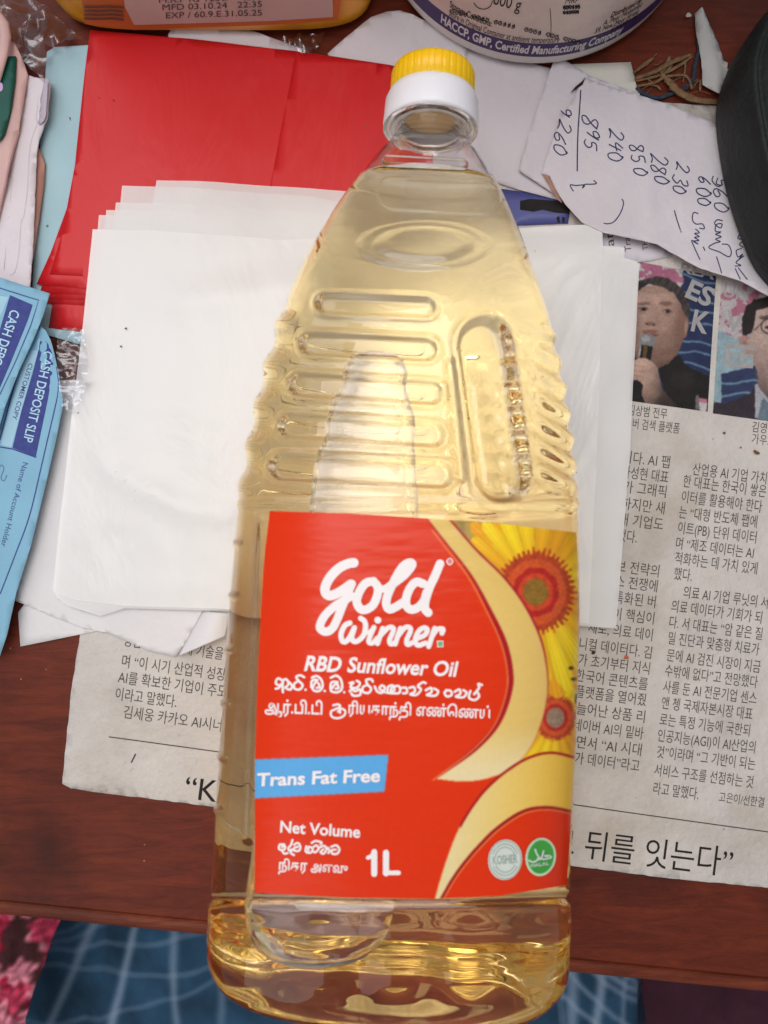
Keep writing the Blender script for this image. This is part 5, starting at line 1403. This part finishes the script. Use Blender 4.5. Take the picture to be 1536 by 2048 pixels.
swl, swr, g2u, g2l = SL(SW_L), SL(SW_R), SL(G2_U), SL(G2_L)
poly_sw = list(map(tuple, swl)) + list(map(tuple, swr[::-1]))
poly_fl = list(map(tuple, swr[:70])) + [(1014, 1541), (1056, 1515), (1103, 1505), (1170, 1516), (1180, 1000), (900, 1000)]
poly_g2 = list(map(tuple, g2u)) + list(map(tuple, g2l[::-1]))
def dline(px, py, line):
    d = np.full(px.shape, 1e9)
    for i in range(len(line) - 1):
        x0, y0 = line[i]; x1, y1 = line[i + 1]; ex, ey = x1 - x0, y1 - y0; L2 = ex * ex + ey * ey + 1e-9
        t = np.clip(((px - x0) * ex + (py - y0) * ey) / L2, 0, 1); d = np.minimum(d, np.hypot(px - x0 - t * ex, py - y0 - t * ey))
    return d
def sunflower(c, px, py, cx, cy_, R0, R1, R2, sx, sy, nP, seed, mid):
    X = (px - cx) / sx; Y = (py - cy_) / sy; r = np.hypot(X, Y); a = np.arctan2(Y, X)
    for layer, (ph, tone) in enumerate(((.5, (236, 164, 28)), (0, (252, 216, 40)))):
        k = (a / (2 * math.pi) * nP + ph + .15 * np.sin(a * 3 + seed)); fr = k - np.floor(k); idx = np.floor(k) % nP
        ln = R2 * (1 + .14 * np.sin(idx * 12.9 + seed)) * (1 if layer == 0 else .93)
        wv = np.clip(np.sin(np.clip((r - R1 * .3) / (ln - R1 * .3), 0, 1) * math.pi) ** .4, 0, 1) * .5 * (1 + .12 * vnoise(r / 14, idx, seed))
        m = (np.abs(fr - .5) < wv) & (r < ln)
        st = 1 + .05 * np.sin((fr - .5) * 30 + idx) - .10 * np.abs(fr - .5) * 2
        mixk = np.clip(.05 + .45 * np.sin(idx * 7.3 + seed) + .6 * (1 - (r - R1) / (R2 - R1)), 0, 1)[..., None]
        col = (np.array(tone, float) * (1 - .75 * mixk) + np.array([226, 140, 30.]) * .75 * mixk) * st[..., None]; c = np.where(m[..., None], col, c)
    fz = 1 + .07 * np.sin(a * 46 + seed) + .06 * vnoise(a * 9, r / 4, seed)
    n = fbm(px / 4, py / 4, seed)[..., None]
    c = np.where((r < R1 * fz)[..., None], np.array([178, 66, 34.]) * (1 + .22 * n), c)
    c = np.where((r < R1 * .80)[..., None], np.array([206, 84, 40.]) * (1 + .16 * n), c)
    c = np.where((r < R1 * .60 * (1 + .03 * np.sin(a * 9)))[..., None], np.array([178, 40, 34.]) * (1 + .16 * n), c)
    c = np.where((r < R1 * .46)[..., None], np.array([200, 70, 38.]) * (1 + .2 * n), c)
    return np.where((r < R0)[..., None], np.array(mid, float) * (1 + .18 * n), c)
def label_art(px, py):
    c = np.ones(px.shape + (3,)) * np.array([219, 50, 8.])
    # flower panel
    f = np.ones(px.shape + (3,)) * np.array([222, 146, 24.]) * (1 + .1 * fbm(px / 30, py / 30, 121)[..., None])
    f = np.where((pip(px, py, [(900, 1030), (985, 1040), (955, 1110), (930, 1075)]))[..., None], np.array([170, 140, 70.]) * (1 + .2 * fbm(px / 12, py / 12, 9)[..., None]), f)
    f = sunflower(f, px, py, 1110, 1435, 20, 45, 150, .9, 1.0, 22, 5, (150, 122, 100))
    f = sunflower(f, px, py, 1071, 1184, 27, 82, 205, .92, 1.0, 24, 1, (140, 104, 40))
    for x, y, rx_, ry_ in ((1141, 1336, 6, 4), (1147, 1358, 7, 4), (1152, 1397, 4, 12)): f = comp(f, blob(px, py, x, y, rx_, ry_, 1), [60, 50, 20])
    c = np.where(pip(px, py, poly_fl)[..., None], f, c)
    # swooshes
    k = np.clip((px - 860) / 240, 0, 1) * .4 + np.clip((1250 - py) / 260, 0, 1) * .35
    g = np.array([232, 202, 120.]) * (1 - k[..., None]) + np.array([206, 158, 74.]) * k[..., None]
    k2 = np.clip((py - 1450) / 90, 0, 1)[..., None]; g = g * (1 - k2) + np.array([230, 210, 160.]) * k2
    c = np.where(pip(px, py, poly_sw)[..., None], g, c)
    k = np.clip((px - 900) / 230, 0, 1)[..., None]
    c = np.where(pip(px, py, poly_g2)[..., None], np.array([228, 208, 152.]) * (1 - k) + np.array([234, 186, 66.]) * k, c)
    wv = np.clip((np.arange(len(swl)) / len(swl) - .15) * 9, .8, 4.2)
    dl = dline(px, py, swl)
    ww = np.interp(py, [1036, 1150, 1281, 1400, 1500, 1557], [1.2, 2.2, 5.5, 6, 4.5, 1.0])
    c = comp(c, np.clip(ww + .6 - dl, 0, 1), [168, 22, 30])
    dl2 = dline(px, py, swl + np.array([-1, 0.5]) * 5.5); c = comp(c, np.clip(1.8 - dl2, 0, 1) * .9 * (py > 1060), [238, 150, 84])
    c = comp(c, np.clip(2.6 - dline(px, py, swr[:72]), 0, 1) * np.interp(py, [1039, 1280, 1420, 1500], [1, .9, .3, .15]), [158, 24, 40])
    c = comp(c, np.clip(3.0 - dline(px, py, g2u), 0, 1) * (px > 920), [164, 24, 26])
    c = comp(c, np.clip(3.6 - dline(px, py, g2l), 0, 1), [158, 24, 28]); c = comp(c, np.clip(1.6 - dline(px, py, g2l + np.array([2.0, 4.5])), 0, 1) * .9, [236, 160, 90])
    c = np.where(pip(px, py, [(500, 1519), (777, 1509), (769, 1583), (500, 1597)])[..., None], np.array([92, 166, 220.]), c)
    return np.clip(c, 0, 255)
LC = lin(np.clip(blur2(label_art(LPX, LPY), 1), 0, 255))
LP3 = on_label(LPX, LPY, .00012 + wrinkle(LPX, LPY) + 0 * LPX)
lm = col_mat('glossy printed label', 0.27, 0.28, 0.0, 400, .02, 900)
lo = link('label', grid_mesh('label', LP3, col=LC, flip=True), lm, bottle)
def ls(px, py, li): return on_label(px, py, .00033 + wrinkle(px, py) + li)
m_lw = mat('label white print', rgb(240, 232, 230), 0.45, .02, 200, spec=.45)
k = Ink()
def ZG(*p): return [(620 + x / 5.12, 1100 + y / 5.12) for x, y in p]
for st, w in ((((450, 130), (390, 140), (300, 185), (215, 270), (165, 360), (160, 430), (200, 465), (270, 448), (350, 400), (420, 350)), 19), (((430, 345), (385, 450), (335, 570), (275, 720), (230, 800), (170, 835), (110, 805), (112, 750), (155, 670), (235, 590), (330, 525), (430, 470)), 16.5),
              (((650, 318), (570, 340), (505, 430), (480, 530), (520, 602), (580, 606), (650, 555), (690, 460), (695, 380), (650, 318)), 17), (((690, 370), (740, 400), (800, 380)), 14), (((790, 392), (850, 345), (960, 260), (1030, 180), (1045, 138), (1010, 130), (950, 170), (890, 260), (830, 380), (790, 480), (782, 560), (815, 605), (880, 580), (960, 530)), 17),
              (((1160, 345), (1090, 325), (1030, 380), (990, 470), (985, 560), (1030, 606), (1100, 590), (1165, 520), (1195, 430)), 17), (((1330, 140), (1280, 260), (1220, 390), (1180, 520), (1178, 600), (1210, 640)), 17),
              (((410, 745), (360, 770), (322, 850), (328, 920), (362, 938), (410, 890), (455, 795)), 10.5), (((455, 795), (430, 880), (445, 930), (490, 928), (550, 870), (570, 790), (560, 730), (520, 697)), 10.5), (((550, 860), (600, 840), (650, 795)), 7), (((655, 790), (620, 870), (602, 935), (640, 950), (690, 900)), 10),
              (((745, 800), (692, 955)), 10), (((715, 880), (800, 795), (850, 795), (850, 835), (815, 920), (830, 960), (880, 940)), 10), (((925, 800), (872, 960)), 10), (((900, 880), (970, 795), (1020, 792), (1028, 830), (990, 920), (1000, 965), (1050, 945)), 10),
              (((1090, 905), (1175, 868), (1200, 812), (1160, 795), (1105, 840), (1078, 920), (1105, 972), (1180, 950)), 10), (((1275, 800), (1215, 985)), 10), (((1250, 880), (1300, 812), (1360, 808), (1350, 850)), 10)):
    k.stroke(ZG(*st), w, 6)
k.disc(ZG((695, 716))[0], 6.8); k.stroke(ZG((1430, 85), (1460, 118), (1430, 150), (1400, 118)), 2.2, 6, closed=True)
k.text("R", ZG((1420, 130))[0], ZG((1442, 131))[0], em=6)
k.text("RBD", (609, 1340), (680, 1343), em=42, bold=.03, shear=.2); k.text("Sunflower Oil", (694, 1343), (911, 1352), em=42, bold=.025, shear=.16)
k.text("Trans Fat Free", (515, 1571), (760, 1562), em=36, bold=.028, shear=.1)
k.text("Net Volume", (561, 1663), (720, 1674), em=33, bold=.022); k.stroke([(736, 1714), (741, 1712), (747, 1706), (750, 1702)], 8, 4); k.stroke([(748.5, 1703), (748.5, 1746)], 12, 1); k.stroke([(772, 1704), (772, 1744), (772, 1745)], 12, 1); k.stroke([(770, 1744), (797, 1744)], 9, 1)
def ZT(*p): return [(520 + x * .3125, 1300 + y * .3125) for x, y in p]
# rounded-script line, stroke by stroke
W = 4.6
for st in (((150, 195), (120, 180), (105, 210), (130, 225), (150, 205), (125, 240), (105, 245)), ((150, 268), (150, 200), (172, 185), (185, 215), (165, 240)), ((185, 200), (207, 225), (200, 250), (178, 248)), ((250, 195), (222, 215), (225, 245), (258, 250), (275, 222), (250, 195), (235, 170), (262, 160), (285, 172)),
           ((330, 235), (335, 195), (370, 190), (350, 215), (340, 250), (375, 262), (402, 235), (395, 190), (365, 165), (335, 175)), ((375, 210), (385, 235), (365, 240)), ((452, 245), (460, 205), (500, 205), (475, 225), (455, 258), (495, 268), (525, 245), (520, 190), (490, 162), (455, 175)), ((495, 215), (505, 240), (485, 245)),
           ((575, 210), (600, 205), (580, 235), (620, 240), (640, 210), (620, 195)), ((575, 262), (590, 250), (610, 262), (640, 250), (640, 285), (600, 290), (585, 275)), ((690, 220), (660, 235), (660, 265), (695, 272), (712, 245), (690, 220), (680, 190), (712, 185), (722, 200)), ((735, 232), (750, 262), (780, 272), (800, 240), (780, 225), (765, 245), (800, 268)),
           ((815, 270), (820, 235), (850, 225), (860, 255), (835, 260), (850, 235), (890, 230), (895, 268), (865, 275), (815, 272)), ((910, 240), (935, 240), (940, 270), (915, 275)), ((955, 240), (985, 235), (990, 265), (960, 280), (1000, 285), (1030, 250), (1010, 230), (1040, 205), (1060, 210)), ((1060, 255), (1095, 240), (1095, 270), (1065, 285), (1120, 290), (1140, 262), (1115, 245)),
           ((1200, 255), (1180, 270), (1195, 295), (1225, 285), (1220, 260), (1190, 255)), ((1245, 265), (1275, 250), (1280, 280), (1250, 295), (1300, 300), (1320, 270), (1300, 255)), ((1345, 260), (1335, 300), (1370, 318), (1400, 295), (1385, 265), (1365, 285), (1400, 240), (1395, 215), (1418, 222))):
    k.stroke(ZT(*st), W, 5)
for x, y in ((294, 252), (416, 260), (540, 268)): k.disc(ZT((x, y))[0], 2.4)
k.text("ஆர்.பி.டி", (531, 1424), (645, 1428), em=33, bold=.02); k.stroke(ZT((470, 352), (500, 345), (515, 360), (480, 378), (456, 392), (462, 424), (500, 434), (540, 416), (545, 385), (520, 374), (500, 392)), 4.2, 5); k.stroke(ZT((512, 350), (514, 400)), 4, 3); k.text("ரியகாந்தி", (697, 1426), (822, 1430), em=31, bold=.02); k.text("எண்ெணய்", (832, 1430), (979, 1436), em=31, bold=.02)
k.text("நிகர", (558, 1738), (615, 1740), em=27, bold=.02); k.text("அளவு", (622, 1740), (695, 1745), em=25, bold=.02)
def ZN(*p): return [(540 + x / 5.12, 1620 + y / 5.12) for x, y in p]
for st in (((150, 345), (105, 350), (100, 395), (150, 400), (160, 365), (125, 372)), ((130, 410), (150, 440), (185, 435)), ((235, 300), (220, 350), (195, 380), (200, 410), (235, 395), (215, 430), (250, 455)), ((250, 350), (290, 330), (315, 370), (300, 410), (255, 410), (255, 380), (290, 370)), ((375, 365), (370, 420), (420, 430), (440, 390), (400, 370), (395, 410)), ((430, 330), (470, 310), (530, 325), (520, 345)), ((450, 370), (480, 355), (500, 390), (470, 425), (445, 420)), ((515, 375), (560, 360), (580, 400), (550, 440), (520, 425), (550, 395)), ((595, 380), (610, 410), (600, 435)), ((630, 370), (680, 355), (712, 395), (690, 440), (640, 440), (635, 405), (675, 400))):
    k.stroke(ZN(*st), 4.2, 5)
k.build('label_lettering', m_lw, ls, lo)
k = Ink(); k.poly(ZG((1300, 928), (1362, 926), (1364, 990), (1302, 992))); k.build('green_mark_border', m_lw, ls, lo)
k = Ink(); k.poly(ZG((1308, 936), (1355, 934), (1356, 982), (1310, 984)), lift=.03); k.build('green_mark', mat('label green', rgb(96, 168, 110), .45), ls, lo)
# round certification marks
m_gr = mat('seal green', rgb(64, 158, 62), .45, .05, 200); m_sg = mat('seal grey', rgb(208, 214, 206), .45, .03, 200); m_sd = mat('seal grey print', rgb(150, 166, 150), .5)
k = Ink(); k.disc((1009, 1718), 33.5, 40.5, 48, rot=.12); k1 = k.build('round_seal', m_sg, ls, lo)
k = Ink(); k.text("KOSHER", (985, 1727), (1034, 1724), em=24, bold=.02, lift=.04)
for r in (.62, .78): k.stroke([(1009 + 33.5 * r * math.cos(a), 1718 + 40.5 * r * math.sin(a)) for a in np.linspace(3.5, 5.9, 14)], 1.8, 1, lift=.04); k.stroke([(1009 + 33.5 * r * math.cos(a), 1718 + 40.5 * r * math.sin(a)) for a in np.linspace(.4, 2.7, 14)], 1.8, 1, lift=.04)
k.stroke([(1009 + 31 * math.cos(a), 1718 + 38 * math.sin(a)) for a in np.linspace(0, 2 * math.pi, 40)[:-1]], 1.6, 1, closed=True, lift=.04)
k.build('seal_print', m_sd, ls, lo)
k = Ink(); k.disc((1079.5, 1712.5), 30, 38.5, 48, rot=.12); k.build('round_seal', mat('pale green rim', rgb(190, 216, 180), .45), ls, lo)
k = Ink(); k.disc((1079.5, 1712.5), 25.5, 33.5, 48, rot=.12, lift=.04); k.build('seal_field', m_gr, ls, lo)
k = Ink()
for st in (((1068, 1697), (1070.6, 1704.7), (1075, 1713), (1071.3, 1719.7), (1063, 1722.5), (1056, 1719)), ((1084.2, 1700), (1082.2, 1710), (1078, 1717), (1073, 1716)), ((1078, 1714), (1085, 1717), (1093, 1715.6), (1100, 1713), (1094.5, 1709.5), (1086.3, 1710.2), (1092, 1711.8))): k.stroke(st, 3.3, 4, lift=.08)
k.text("HALAL", (1060, 1733), (1096, 1728), em=9.5, bold=.02, lift=.08)
k.build('seal_lettering', m_sg, ls, lo)

# ------------------------------------------------------------------ put every thing's origin at its own base
bpy.context.view_layer.update()
def tree_verts(o):
    out = []
    if o.type == 'MESH' and len(o.data.vertices):
        a = np.empty(len(o.data.vertices) * 3, np.float32); o.data.vertices.foreach_get('co', a); out.append(a.reshape(-1, 3))
    for c in o.children: out += tree_verts(c)
    return out
for o in [q for q in COL.objects if q.parent is None and q.type in ('MESH', 'EMPTY')]:
    a = tree_verts(o)
    if not a: continue
    a = np.vstack(a); lo_, hi_ = a.min(0), a.max(0)
    base_ = Vector((float((lo_[0] + hi_[0]) / 2), float((lo_[1] + hi_[1]) / 2), float(lo_[2])))
    o.location = base_
    if o.type == 'MESH':
        o.data.transform(Matrix.Translation(-base_))
    for c in o.children: c.location = -base_
